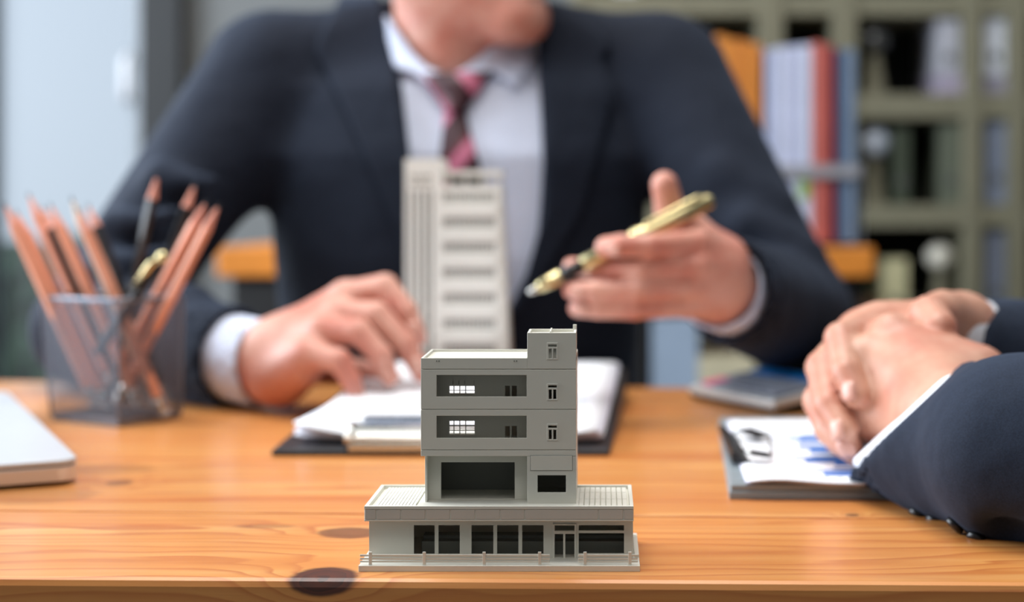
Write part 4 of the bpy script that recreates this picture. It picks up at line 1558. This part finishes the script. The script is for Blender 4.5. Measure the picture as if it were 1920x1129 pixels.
def head(b, C, f, u=Vector((0, 0, 1))):
    """skull, face, jaw, nose, lips and ears; f = facing direction"""
    f = f.normalized()
    r = f.cross(u).normalized()
    u = r.cross(f)
    A = (f, r, u)
    q = lambda a, s, h: C + f * a + r * s + u * h
    b.ell(q(-0.02, 0, 0.035), A, (0.098, 0.077, 0.098), 0.02)
    b.ell(q(0.025, 0, -0.035), A, (0.070, 0.064, 0.092), 0.03)
    for s in (-1, 1):
        b.cone(q(-0.012, 0.052 * s, -0.068), q(0.070, 0.014 * s, -0.112), 0.018, 0.020, 0.03)
        b.ell(q(-0.005, 0.077 * s, -0.005), ((f + u * 0.2).normalized(), r, (u - f * 0.2).normalized()), (0.017, 0.008, 0.031), 0.006)
        b.cone(q(0.080, 0.016 * s, 0.028), q(0.074, 0.042 * s, 0.026), 0.010, 0.009, 0.016)
        b.ell(q(0.066, 0.040 * s, -0.028), A, (0.022, 0.02, 0.018), 0.02)
        b.ell(q(0.108, 0.031 * s, 0.010), A, (0.022, 0.016, 0.012), 0.012, 's')
    b.ell(q(0.082, 0, -0.114), A, (0.017, 0.020, 0.016), 0.022)
    b.cone(q(0.088, 0, 0.012), q(0.110, 0, -0.030), 0.007, 0.012, 0.012)
    for s in (-1, 1):
        b.ell(q(0.100, 0.012 * s, -0.036), A, (0.012, 0.009, 0.009), 0.008)
    b.ell(q(0.093, 0, -0.066), A, (0.012, 0.024, 0.007), 0.008)
    b.ell(q(0.091, 0, -0.078), A, (0.012, 0.021, 0.008), 0.008)
    return q, A


def face_parts(q, A, root):
    for s in (-1, 1):
        c = q(0.072, 0.031 * s, 0.010)
        e = MB().ball(c, 0.0125, 16, 10).build('eye', M['eye'], root, smooth=True)
        MB().ball(c + A[0] * 0.0075, 0.0062, 12, 8).build('iris', M['iris'], e, smooth=True)
        MB().tube([q(0.096, 0.014 * s, 0.034), q(0.094, 0.030 * s, 0.040), q(0.080, 0.050 * s, 0.034)], [0.003, 0.004, 0.002], 8).build('eyebrow', M['hair'], root, smooth=True)
    h = Sdf()
    h.ell(q(-0.024, 0, 0.042), A, (0.107, 0.086, 0.104), 0.02)
    C_, f_ = np.array(q(0.052, 0, -0.035)), np.array(A[0])
    u_ = np.array(A[2])

    def cut(x, y, z):
        ff = (x - C_[0]) * f_[0] + (y - C_[1]) * f_[1] + (z - C_[2]) * f_[2]
        uu = (x - C_[0]) * u_[0] + (y - C_[1]) * u_[1] + (z - C_[2]) * u_[2]
        return -np.maximum(-(ff - 0.0), 0) * 0 - np.minimum(ff * 0.75 + 0.05 - np.maximum(uu - 0.075, 0) * 1.6, 9) + np.minimum(uu, 0) * 0.0 + 0.012 * 0
    c0 = np.array(q(-0.02, 0, 0.0))
    h.custom(cut, c0 - 0.2, c0 + 0.2, 0.01)

    def cut2(x, y, z):
        return (z - float(q(0, 0, -0.055).z))
    h.custom(cut2, c0 - 0.2, c0 + 0.2, 0.01)
    link('hair', h.mesh('hair', 0.004), M['hair'], root)


def nail(b, px_, py_, d0, d1_, along, root, w=0.0052, l=0.0066):
    pt, n = b.ray([px_], [py_], d0, d1_)
    c, n = Vector(pt[0]), Vector(n[0])
    a = Vector(along)
    a = (a - n * a.dot(n)).normalized()
    s = n.cross(a)
    mb = MB()
    vs, fs = [], []
    for i in range(5):
        for j in range(5):
            u, v = (i - 2) / 2, (j - 2) / 2
            rr_ = 1.0 / max(1.0, (u ** 4 + v ** 4) ** 0.25)
            drop = -0.0011 * v * v - 0.0006 * u * u
            vs.append(c + a * (u * l * rr_) + s * (v * w * rr_) + n * (0.0007 + drop))
    for i in range(4):
        for j in range(4):
            fs.append((i * 5 + j, i * 5 + j + 1, (i + 1) * 5 + j + 1, (i + 1) * 5 + j))
    o = mb.add(vs, fs).build('fingernail', M['nail'], root, smooth=True)
    solidify(o, 0.0006)


def plane_cut(s, c, n, reach=0.10, k=0.003):
    """cut everything beyond plane (c, n) within reach of c"""
    c, n = np.array(c, float), np.array(Vector(n).normalized())

    def fn(x, y, z):
        px_, py_, pz_ = x - c[0], y - c[1], z - c[2]
        pl = -(px_ * n[0] + py_ * n[1] + pz_ * n[2])
        rad = np.sqrt(px_ * px_ + py_ * py_ + pz_ * pz_) - reach
        return np.maximum(pl, rad)
    s.custom(fn, c - reach, c + reach, k, 's')


def legs(root, hipc, side, fwd, seat_z):
    """trousers and shoes of a seated person"""
    tr = Sdf()
    for s in (-1, 1):
        hp = hipc + side * 0.09 * s
        kn = hp + fwd * 0.40 + side * 0.05 * s + Vector((0, 0, 0.02))
        an = Vector((kn.x, kn.y, 0.10)) - fwd * 0.03
        tr.cone(hp, kn, 0.088, 0.066, 0.03)
        tr.cone(kn, an, 0.066, 0.05, 0.02)
        sh = MB().ball(an + fwd * 0.075 + Vector((0, 0, -0.058)), 0.042, 16, 10, (1.0, 1.0, 1.0)).build('shoe', M['shoe'], root, smooth=True)
        me = sh.data
        ang = math.atan2(fwd.y, fwd.x)
        c = an + fwd * 0.075 + Vector((0, 0, -0.058))
        for v in me.vertices:
            p = v.co - c
            lo = p.dot(fwd)
            la = p.dot(side)
            v.co = c + fwd * lo * 3.1 + side * la * 1.05 + Vector((0, 0, max(-0.042, p.z)))
    tr.ell(hipc, (side, fwd, Vector((0, 0, 1))), (0.18, 0.13, 0.11), 0.05)
    link('trousers', tr.mesh('trousers', 0.009), M['trouser'], root)


def chair(lab, c, fwd, side, seat):
    e = thing('office_chair', lab, 'chair', (c.x, c.y, 0))
    m = MB()
    q = lambda a, s, z: Vector((c.x, c.y, 0)) + fwd * a + side * s + Vector((0, 0, z))
    a0 = [q(-0.22, -0.23, seat - 0.07), q(0.24, -0.23, seat - 0.07), q(0.24, 0.23, seat - 0.07), q(-0.22, 0.23, seat - 0.07)]
    MB().hexa(a0, [v + Vector((0, 0, 0.07)) for v in a0]).build('seat', M['black_matte'], e, bevel=0.02)
    MB().tube([q(0, 0, 0.09), q(0, 0, seat - 0.07)], 0.028, 16).build('column', M['silver'], e)
    for i in range(5):
        a = 2 * PI * i / 5
        d = fwd * math.cos(a) + side * math.sin(a)
        p0 = q(0, 0, 0.10)
        MB().tube([p0, p0 + d * 0.28 + Vector((0, 0, -0.035))], [0.022, 0.014], 10).build('base_arm', M['black'], e)
        MB().ball(p0 + d * 0.28 + Vector((0, 0, -0.072)), 0.028, 12, 8).build('castor', M['black'], e, smooth=True)
    return e


# ------------------------------------------------------------------ the man across the table
m1 = thing('person', 'man in dark navy suit and striped tie seated across the table holding a gold pen', 'person', (-0.147, 1.62, 0))
cxm = fx(862, 1.60)
hs1 = [T - 0.30, T + 0.0, T + 0.12, T + 0.22, T + 0.29, T + 0.335, T + 0.362]
prof_a = [0.185, 0.182, 0.190, 0.197, 0.180, 0.125, 0.075]
prof_b = [0.125, 0.118, 0.118, 0.116, 0.098, 0.066, 0.045]
prof_y = [1.63, 1.615, 1.605, 1.605, 1.615, 1.635, 1.645]
shA, shB = P(502, 150, 1.61), P(1246, 152, 1.61)
elA, elB = P(168, 618, 1.45), P(1484, 588, 1.435)
wrA, wrB = P(506, 684, 1.282), P(1350, 537, 1.235)


def grow(b, d, a):
    return [x + d for x in b]


def torso(s, ins, k=0.03):
    s.loft(hs1, [cxm] * 7, prof_y, grow(prof_a, -ins, 0), grow(prof_b, -ins, 0), 0.02)


jk = Sdf()
torso(jk, 0.0)
for sh in (shA, shB):
    sg = -1 if sh.x < cxm else 1
    jk.cone((cxm + sg * 0.070, 1.625, T + 0.335), (sh.x - sg * 0.015, sh.y, sh.z + 0.004), 0.052, 0.060, 0.03)
jk.cone(shA, elA, 0.067, 0.050, 0.03)
jk.cone(elA, wrA.lerp(elA, 0.08), 0.052, 0.043, 0.012)
jk.cone(shB, elB, 0.067, 0.052, 0.03)
jk.cone(elB, wrB, 0.055, 0.043, 0.012)
# cloth folds round the elbows and shoulders
for (a, b, r) in ((P(210, 420, 1.44), P(330, 400, 1.42), 0.010), (P(190, 500, 1.42), P(330, 470, 1.40), 0.010),
                  (P(300, 330, 1.47), P(400, 340, 1.45), 0.010), (P(1400, 420, 1.43), P(1520, 470, 1.42), 0.010),
                  (P(1350, 330, 1.47), P(1460, 380, 1.46), 0.009), (P(360, 560, 1.36), P(200, 560, 1.38), 0.008)):
    jk.cone(a, b, r, r * 0.6, 0.03)
body_ref = Sdf()
body_ref.p = list(jk.p)
opn_h = np.array([T + v for v in (-0.35, 0.017, 0.082, 0.123, 0.213, 0.289, 0.364, 0.45)])
opn_l = np.array([-0.135, -0.137, -0.160, -0.172, -0.186, -0.198, -0.216, -0.222])
opn_r = np.array([-0.131, -0.120, -0.085, -0.064, -0.058, -0.062, -0.062, -0.060])


def opening(x, y, z):
    L, R = np.interp(z, opn_h, opn_l), np.interp(z, opn_h, opn_r)
    return np.maximum(np.maximum(L - x, x - R), y - 1.60) + 0 * z


jk.custom(opening, (-0.25, 1.40, T - 0.3), (0.0, 1.60, T + 0.46), 0.004, 's')
# neck hole of the jacket
jk.cone((cxm, 1.60, T + 0.33), (cxm + 0.005, 1.585, T + 0.46), 0.066, 0.078, 0.005, 's')
axA, axB = (wrA - elA).normalized(), (wrB - elB).normalized()
cutA, cutB = wrA - axA * 0.040, wrB - axB * 0.010
plane_cut(jk, cutA, (axA + Vector((0.15, 0, 0.12))).normalized())
plane_cut(jk, cutB, axB + Vector((-0.5, 0, -0.35)))
jk.cone(cutA + axA * 0.02, cutA - axA * 0.03, 0.039, 0.039, 0.003, 's')
jk.cone(cutB + axB * 0.02, cutB - axB * 0.03, 0.039, 0.039, 0.003, 's')
link('jacket', jk.mesh('jacket', 0.0045), M['navy'], m1)

st = Sdf()
torso(st, 0.010)
link('shirt', st.mesh('shirt', 0.0045), M['shirt'], m1)
for w, ax_ in ((wrA, axA), (wrB, axB)):
    cu = Sdf()
    cu.cone(w - ax_ * 0.09, w + ax_ * 0.02, 0.0375, 0.0355, 0.01)
    plane_cut(cu, w + ax_ * (-0.004 if w is wrA else 0.006), ax_ + (Vector((0.25, 0, 0.15)) if w is wrA else Vector((0, 0, 0.1))))
    cu.cone(w + ax_ * 0.03, w - ax_ * 0.03, 0.0325, 0.0325, 0.003, 's')
    link('shirt_cuff', cu.mesh('shirt_cuff', 0.0028), M['shirt'], m1)

bd = Sdf()
bd.loft(hs1, [cxm] * 7, prof_y, grow(prof_a, -0.035, 0), grow(prof_b, -0.035, 0), 0.02)
chin_f = Vector((0.80, -0.60, -0.06))
HC = Vector((fx(1008, 1.52) - 0.072, 1.52 + 0.052, fh(42, 1.52) + 0.122))
bd.cone((cxm, 1.598, T + 0.26), tuple(HC + Vector((-0.022, 0.012, -0.07))), 0.060, 0.058, 0.03)
q1_, A1 = head(bd, HC, chin_f)
for sh, el, wr in ((shA, elA, wrA), (shB, elB, wrB)):
    bd.cone((cxm + (sh.x - cxm) * 0.6, sh.y, sh.z), sh, 0.04, 0.045, 0.02)
    bd.cone(sh, el, 0.045, 0.037, 0.02)
    bd.cone(el, wr, 0.037, 0.025, 0.02)
# hand on the papers (seen from the little-finger side)
R_ = 0.0092
wA0, wA1 = P(500, 660, 1.290), P(516, 704, 1.272)
mcp = {'i': P(648, 556, 1.285), 'm': P(634, 590, 1.262), 'r': P(606, 622, 1.243), 'p': P(578, 664, 1.226)}
bd.cone(wrA, P(540, 660, 1.28), 0.027, 0.028, 0.015)
bd.cone(wA0, mcp['i'], 0.021, 0.0135, 0.014)
bd.cone(P(512, 650, 1.282), mcp['m'], 0.021, 0.0135, 0.012)
bd.cone(P(516, 668, 1.276), mcp['r'], 0.021, 0.0130, 0.012)
bd.cone(wA1, mcp['p'], 0.022, 0.0125, 0.012)
bd.cone(P(532, 712, 1.262), P(572, 690, 1.235), 0.0205, 0.015, 0.014)
bd.chain([mcp['i'], P(722, 538, 1.272), P(762, 584, 1.262), P(783, 632, 1.258)], [0.0125, 0.0108, 0.0092, 0.0078], 0.005)
bd.chain([mcp['m'], P(706, 590, 1.247), P(760, 645, 1.240), P(790, 700, 1.238)], [0.0125, 0.0108, 0.0092, 0.0078], 0.005)
bd.chain([mcp['r'], P(672, 622, 1.228), P(716, 668, 1.222), P(730, 706, 1.222)], [0.0122, 0.0104, 0.0090, 0.0076], 0.005)
bd.chain([mcp['p'], P(636, 676, 1.212), P(658, 714, 1.210), P(668, 740, 1.212)], [0.0115, 0.0096, 0.0082, 0.0070], 0.005)
bd.chain([P(545, 655, 1.300), P(610, 690, 1.312), P(680, 700, 1.300), P(735, 715, 1.285)], [0.019, 0.014, 0.011, 0.009], 0.012)
# hand holding the pen, thumb up
mcB = {'i': P(1312, 455, 1.205), 'm': P(1314, 497, 1.200), 'r': P(1304, 538, 1.203), 'p': P(1288, 573, 1.210)}
bd.cone(wrB, P(1345, 515, 1.224), 0.026, 0.024, 0.015)
bd.cone(P(1350, 490, 1.224), mcB['i'], 0.021, 0.0115, 0.010)
bd.cone(P(1350, 515, 1.222), mcB['m'], 0.021, 0.0110, 0.008)
bd.cone(P(1346, 540, 1.224), mcB['r'], 0.021, 0.0105, 0.008)
bd.cone(P(1338, 556, 1.226), mcB['p'], 0.020, 0.0105, 0.008)
bd.chain([mcB['i'], P(1218, 462, 1.186), P(1165, 461, 1.184), P(1136, 464, 1.190)], [0.0106, 0.0093, 0.0089, 0.0085], 0.0015)
bd.chain([mcB['m'], P(1205, 508, 1.190), P(1118, 506, 1.206), P(1072, 500, 1.222)], [0.0096, 0.0083, 0.0078, 0.0072], 0.0015)
bd.chain([mcB['r'], P(1196, 545, 1.186), P(1115, 545, 1.190), P(1072, 544, 1.196)], [0.0093, 0.0082, 0.0078, 0.0073], 0.0015)
bd.chain([mcB['p'], P(1190, 581, 1.192), P(1122, 580, 1.194), P(1082, 578, 1.198)], [0.0090, 0.0079, 0.0074, 0.0069], 0.0015)
bd.chain([P(1345, 490, 1.236), P(1302, 440, 1.236), P(1256, 395, 1.228), P(1246, 346, 1.222)], [0.022, 0.0160, 0.0122, 0.0105], 0.012)
link('body', bd.mesh('body', 0.0027), M['skin'], m1)
for args in ((1148, 470, (-1, 0, 0)), (1082, 549, (-1, 0, 0)), (1090, 581, (-1, 0, 0))):
    nail(bd, args[0], args[1], 1.1, 1.3, args[2], m1)
for args in ((776, 618, (0.4, 0, -1)), (783, 686, (0.4, 0, -1))):
    nail(bd, args[0], args[1], 1.1, 1.3, args[2], m1)
face_parts(q1_, A1, m1)
# collar, tie and lapels laid on the chest
nk = Sdf()
nk.p = list(st.p)
nk.cone((cxm, 1.598, T + 0.26), tuple(HC + Vector((-0.022, 0.012, -0.07))), 0.060, 0.058, 0.03)
draped('collar_leaf', nk, [(716, 20), (742, 57), (770, 96), (800, 125), (842, 144)], [(742, 128), (752, 131), (773, 135), (802, 154), (848, 165)],
       M['shirt'], m1, 0.008, 0.003)
draped('collar_leaf', nk, [(844, 144), (878, 125), (921, 88), (963, 62), (996, 52)], [(850, 166), (890, 157), (920, 131), (969, 163), (1002, 110)],
       M['shirt'], m1, 0.008, 0.003)
draped('tie_knot', nk, [(782, 140), (806, 160), (826, 188), (836, 208)], [(928, 136), (905, 160), (884, 188), (872, 206)], M['tie_knot'], m1, 0.006, 0.003, puff=0.010)
draped('tie_blade', nk, [(836, 202), (831, 250), (823, 310), (812, 420), (806, 560), (806, 700)], [(871, 202), (881, 250), (899, 310), (914, 420), (914, 560), (905, 700)],
       M['tie'], m1, 0.004, 0.003, puff=0.004)
draped('lapel', body_ref, [(712, -6), (734, 90), (752, 190), (768, 300), (784, 430), (800, 560)], [(640, -6), (588, 88), (596, 104), (640, 190), (712, 350), (792, 560)],
       M['navy'], m1, 0.004, 0.004)
draped('lapel', body_ref, [(1004, 30), (1010, 120), (1018, 260), (1020, 400), (986, 520), (930, 640)], [(1070, 20), (1150, 82), (1128, 104), (1150, 180), (1090, 400), (936, 640)],
       M['navy'], m1, 0.004, 0.004)
for py_ in (250, 345, 440):
    pt, n = st.ray([868 + 60], [py_], 1.2, 1.6)
V2 = Vector
legs(m1, Vector((cxm, 1.66, 0.50)), Vector((1, 0, 0)), Vector((0, -1, 0)), 0.44)
chair('black swivel chair under the man across the table', Vector((cxm, 1.68, 0)), Vector((0, -1, 0)), Vector((1, 0, 0)), 0.42)

# the gold pen he holds
pn = thing('pen', 'gold pen with black grip held in the raised hand', 'pen', P(1335, 375, 1.21))
pa, pb = P(990, 549, 1.192), P(1336, 374, 1.212)
pd = (pb - pa)
pl = lambda t: pa + pd * t
MB().tube([pl(0.0), pl(0.02), pl(0.05)], [0.0012, 0.0024, 0.0030], 12).build('nib', M['silver'], pn, smooth=True)
MB().tube([pl(0.05), pl(0.07), pl(0.17), pl(0.175)], [0.0034, 0.0046, 0.0062, 0.0056], 16).build('tip_section', M['gold'], pn, smooth=True)
MB().tube([pl(0.175), pl(0.29)], [0.0050, 0.0056], 16).build('grip', M['black'], pn, smooth=True)
MB().tube([pl(0.29), pl(0.295), pl(0.60), pl(0.98), pl(1.0)], [0.0058, 0.0066, 0.0072, 0.0066, 0.0044], 16).build('barrel', M['gold'], pn, smooth=True)
MB().tube([pl(0.575), pl(0.58), pl(0.61), pl(0.615)], [0.0072, 0.0080, 0.0080, 0.0072], 16).build('centre_ring', M['gold'], pn, smooth=True)
up = Vector((-0.2, -0.5, 0.8)).normalized() * 0.0085
MB().tube([pl(0.96) + up * 0.7, pl(0.93) + up, pl(0.66) + up, pl(0.64) + up * 0.85], [0.0014, 0.0018, 0.0016, 0.0020], 8).build('clip', M['gold'], pn, smooth=True)

# ------------------------------------------------------------------ the man at the right, hands clasped
m2 = thing('person', 'man in dark suit at the right edge with clasped hands on the table', 'person', (0.80, 1.1, 0))
lw, le, ls = P(1765, 762, 0.905), P(2260, 872, 0.745), Vector((0.72, 0.93, T + 0.33))
lmid = P(1920, 846, 0.80)
rw, re, rs = P(1803, 636, 1.03), P(2240, 712, 1.14), Vector((0.72, 1.30, T + 0.33))
tc = Vector((0.78, 1.115, 0))
hs2 = hs1
ys2 = [tc.y] * 7
xs2 = [0.80, 0.79, 0.785, 0.78, 0.785, 0.79, 0.795]


def torso2(s, ins):
    s.loft(hs2, xs2, ys2, grow(prof_b, -ins, 0), grow(prof_a, -ins, 0), 0.02)


j2 = Sdf()
torso2(j2, 0)
for sh in (ls, rs):
    sg = -1 if sh.y < tc.y else 1
    j2.cone((0.79, tc.y + sg * 0.07, T + 0.34), (sh.x + 0.03, sh.y - sg * 0.015, sh.z), 0.05, 0.06, 0.03)
sm0, sm1 = P(1622, 800, 0.915), P(1790, 828, 0.862)
j2.cone(ls, le, 0.067, 0.054, 0.03)
j2.cone(le, lmid, 0.054, 0.046, 0.02)
j2.cone(lmid, sm1, 0.046, 0.0405, 0.02)
j2.cone(sm1, sm0, 0.0405, 0.036, 0.02)
# creases in the near sleeve
j2.cone(P(1806, 770, 0.822), P(1812, 880, 0.826), 0.005, 0.007, 0.018, 's')
j2.cone(P(1822, 880, 0.805), P(1895, 1000, 0.770), 0.006, 0.009, 0.018, 's')
j2.cone(P(1850, 800, 0.805), P(1880, 920, 0.790), 0.006, 0.008, 0.03)
j2.cone(P(1740, 760, 0.850), P(1770, 880, 0.838), 0.004, 0.007, 0.03)
# jacket front left open over the shirt


def opening2(x, y, z):
    w = np.interp(z, np.array([T - 0.1, T + 0.05, T + 0.28, T + 0.45]), np.array([0.0, 0.004, 0.062, 0.075]))
    return np.maximum(np.abs(y - tc.y) - w, x - 0.80)


j2.custom(opening2, (0.60, tc.y - 0.08, T - 0.1), (0.80, tc.y + 0.08, T + 0.45), 0.004, 's')
# mouth of the near sleeve, cut obliquely
mA, mB = P(1603, 868, 0.885), P(1777, 705, 0.875)
ev = (mB - mA).normalized()
mn = ev.cross(Vector((0.30, 1, 0.0)).normalized()).normalized()
if mn.x > 0:
    mn = -mn
plane_cut(j2, (mA + mB) * 0.5, mn, 0.16)
axl = (sm0 - sm1).normalized()
j2.cone(sm0 + axl * 0.05, sm1 - axl * 0.02, 0.032, 0.0365, 0.003, 's')
j2.cone(rs, re, 0.067, 0.054, 0.03)
rs0 = P(1800, 668, 1.035)
j2.cone(re, P(1900, 694, 1.062), 0.052, 0.044, 0.02)
j2.cone(P(1900, 694, 1.062), rs0, 0.044, 0.0405, 0.02)
plane_cut(j2, P(1814, 660, 1.035), Vector((-1, 0, 0.10)), 0.09)
link('jacket', j2.mesh('jacket', 0.0040), M['navy2'], m2)
s2 = Sdf()
torso2(s2, 0.012)
s2.cone((0.785, tc.y, T + 0.28), (0.785, tc.y, T + 0.39), 0.066, 0.060, 0.03)
link('shirt', s2.mesh('shirt', 0.007), M['shirt2'], m2)
cu = Sdf()
cu.cone(P(1700, 800, 0.905), P(1800, 822, 0.868), 0.0335, 0.036, 0.01)
cu.cone(P(1655, 785, 0.915), P(1720, 800, 0.900), 0.0315, 0.0335, 0.01)
plane_cut(cu, (mA + mB) * 0.5 + mn * 0.0015, mn, 0.16)
link('shirt_cuff', cu.mesh('shirt_cuff', 0.0024), M['shirt2'], m2)
cu = Sdf()
cu.cone(P(1775, 632, 1.028), P(1850, 670, 1.045), 0.0330, 0.0360, 0.01)
plane_cut(cu, P(1789, 640, 1.030), Vector((-1, 0, 0.15)), 0.09)
link('shirt_cuff', cu.mesh('shirt_cuff', 0.0024), M['shirt2'], m2)

b2 = Sdf()
b2.loft(hs2, xs2, ys2, grow(prof_b, -0.035, 0), grow(prof_a, -0.035, 0), 0.02)
HC2 = Vector((0.745, tc.y, T + 0.52))
b2.cone((0.79, tc.y, T + 0.28), (0.76, tc.y, T + 0.46), 0.058, 0.056, 0.03)
q2_, A2 = head(b2, HC2, Vector((-1, 0.25, -0.1)))
for sh in (ls, rs):
    b2.cone((0.785, tc.y + (sh.y - tc.y) * 0.5, sh.z), sh, 0.04, 0.045, 0.02)
b2.cone(ls, le, 0.045, 0.038, 0.02)
b2.cone(le, P(1790, 800, 0.880), 0.037, 0.027, 0.02)
b2.cone(P(1790, 800, 0.880), lw, 0.027, 0.026, 0.02)
b2.cone(rs, re, 0.045, 0.037, 0.02)
b2.cone(re, P(1900, 692, 1.065), 0.037, 0.031, 0.02)
b2.cone(P(1900, 692, 1.065), rw, 0.031, 0.0255, 0.02)
# left hand: its back faces the lens
LM = {'i': P(1672, 626, 0.958), 'm': P(1626, 668, 0.948), 'r': P(1612, 728, 0.942), 'p': P(1618, 786, 0.938)}
b2.cone(P(1815, 715, 0.925), LM['i'], 0.0195, 0.0125, 0.014)
b2.cone(P(1790, 730, 0.920), LM['m'], 0.0200, 0.0125, 0.014)
b2.cone(P(1765, 760, 0.915), LM['r'], 0.0200, 0.0125, 0.014)
b2.cone(P(1740, 800, 0.910), LM['p'], 0.0200, 0.0130, 0.014)
b2.cone(lw, P(1720, 720, 0.930), 0.026, 0.022, 0.016)
b2.cone(P(1838, 700, 0.930), P(1770, 690, 0.940), 0.0150, 0.0150, 0.014)
b2.chain([LM['i'], P(1630, 640, 0.990), P(1640, 680, 1.010), P(1670, 700, 1.005)], [0.012, 0.0105, 0.009, 0.008], 0.004)
b2.chain([LM['m'], P(1592, 690, 0.978), P(1602, 720, 1.000), P(1640, 740, 0.998)], [0.012, 0.0105, 0.009, 0.008], 0.004)
b2.chain([LM['r'], P(1580, 745, 0.970), P(1596, 770, 0.990), P(1640, 780, 0.990)], [0.0115, 0.010, 0.009, 0.008], 0.004)
b2.chain([LM['p'], P(1590, 795, 0.962), P(1606, 812, 0.980), P(1640, 815, 0.980)], [0.011, 0.0095, 0.008, 0.007], 0.004)
b2.chain([P(1790, 690, 0.945), P(1740, 640, 0.975), P(1690, 620, 0.995), P(1660, 612, 1.01)], [0.017, 0.014, 0.011, 0.009], 0.008)
# right hand: palm behind, fingers wrapped round the left knuckles
RM = {'i': P(1652, 606, 1.000), 'm': P(1610, 622, 1.010), 'r': P(1590, 655, 1.016), 'p': P(1582, 694, 1.018)}
b2.cone(P(1790, 618, 1.026), RM['i'], 0.0205, 0.0135, 0.014)
b2.cone(P(1790, 640, 1.034), RM['m'], 0.0205, 0.0135, 0.014)
b2.cone(P(1790, 665, 1.038), RM['r'], 0.0205, 0.0130, 0.014)
b2.cone(P(1790, 690, 1.040), RM['p'], 0.0205, 0.0125, 0.014)
b2.chain([RM['i'], P(1578, 636, 0.962), P(1588, 700, 0.932), P(1608, 742, 0.921)], [0.0125, 0.0108, 0.0096, 0.0082], 0.004)
b2.chain([RM['m'], P(1543, 690, 0.968), P(1554, 760, 0.936), P(1584, 808, 0.921)], [0.0125, 0.0108, 0.0096, 0.0082], 0.004)
b2.chain([RM['r'], P(1536, 752, 0.974), P(1556, 806, 0.945), P(1592, 838, 0.925)], [0.0120, 0.0104, 0.0092, 0.0078], 0.004)
b2.chain([RM['p'], P(1552, 790, 0.984), P(1572, 828, 0.962), P(1604, 852, 0.944)], [0.0112, 0.0094, 0.0082, 0.0070], 0.004)
b2.chain([P(1806, 604, 1.024), P(1768, 588, 1.000), P(1742, 592, 0.972), P(1762, 616, 0.950)], [0.019, 0.0150, 0.0125, 0.0112], 0.010)
link('body', b2.mesh('body', 0.0025), M['skin2'], m2)
for args in ((1590, 734, (0.4, 0, -1)), (1568, 806, (0.5, 0, -1)), (1586, 842, (0.7, 0, -1))):
    nail(b2, args[0], args[1], 0.8, 1.0, args[2], m2, 0.0050, 0.0062)
face_parts(q2_, A2, m2)
for (x_, y_) in ((1722, 946), (1754, 957), (1792, 968), (1832, 981)):
    ys_ = np.arange(860.0, 1040.0, 1.0)
    pt, n = j2.ray([x_] * len(ys_), ys_, 0.6, 1.2)
    hit = int(np.where(pt[:, 1] < 1.19)[0].max()) - 5
    pt, n = pt[hit:hit + 1], n[hit:hit + 1]
    c, n = Vector(pt[0]), Vector(n[0])
    MB().tube([c - n * 0.001, c + n * 0.0022, c + n * 0.0028], [0.0052, 0.0052, 0.004], 16).build('button', M['black'], m2, smooth=True)
legs(m2, Vector((0.82, tc.y, 0.50)), Vector((0, 1, 0)), Vector((-1, 0, 0)), 0.44)
chair('black swivel chair under the man at the right edge', Vector((0.84, tc.y, 0)), Vector((-1, 0, 0)), Vector((0, 1, 0)), 0.42)
# ceiling fixtures, the middle one framing the added fill light
for (x_, y_, w_, l_, p_), lb in zip(PANELS, ('square ceiling light panel above the table', 'square fill light panel added behind the lens', 'narrow ceiling light panel before the shelf rack')):
    e = thing('ceiling_or_fill_frame', lb, 'ceiling light', (x_, y_, 2.78), 'ceiling light panels')
    m = MB()
    m.box(x_ - w_ / 2 - 0.03, x_ + w_ / 2 + 0.03, y_ - l_ / 2 - 0.03, y_ - l_ / 2, 2.75, 2.8).box(x_ - w_ / 2 - 0.03, x_ + w_ / 2 + 0.03, y_ + l_ / 2, y_ + l_ / 2 + 0.03, 2.75, 2.8)
    m.box(x_ - w_ / 2 - 0.03, x_ - w_ / 2, y_ - l_ / 2, y_ + l_ / 2, 2.75, 2.8).box(x_ + w_ / 2, x_ + w_ / 2 + 0.03, y_ - l_ / 2, y_ + l_ / 2, 2.75, 2.8)
    m.build('frame', M['ceil'], e)
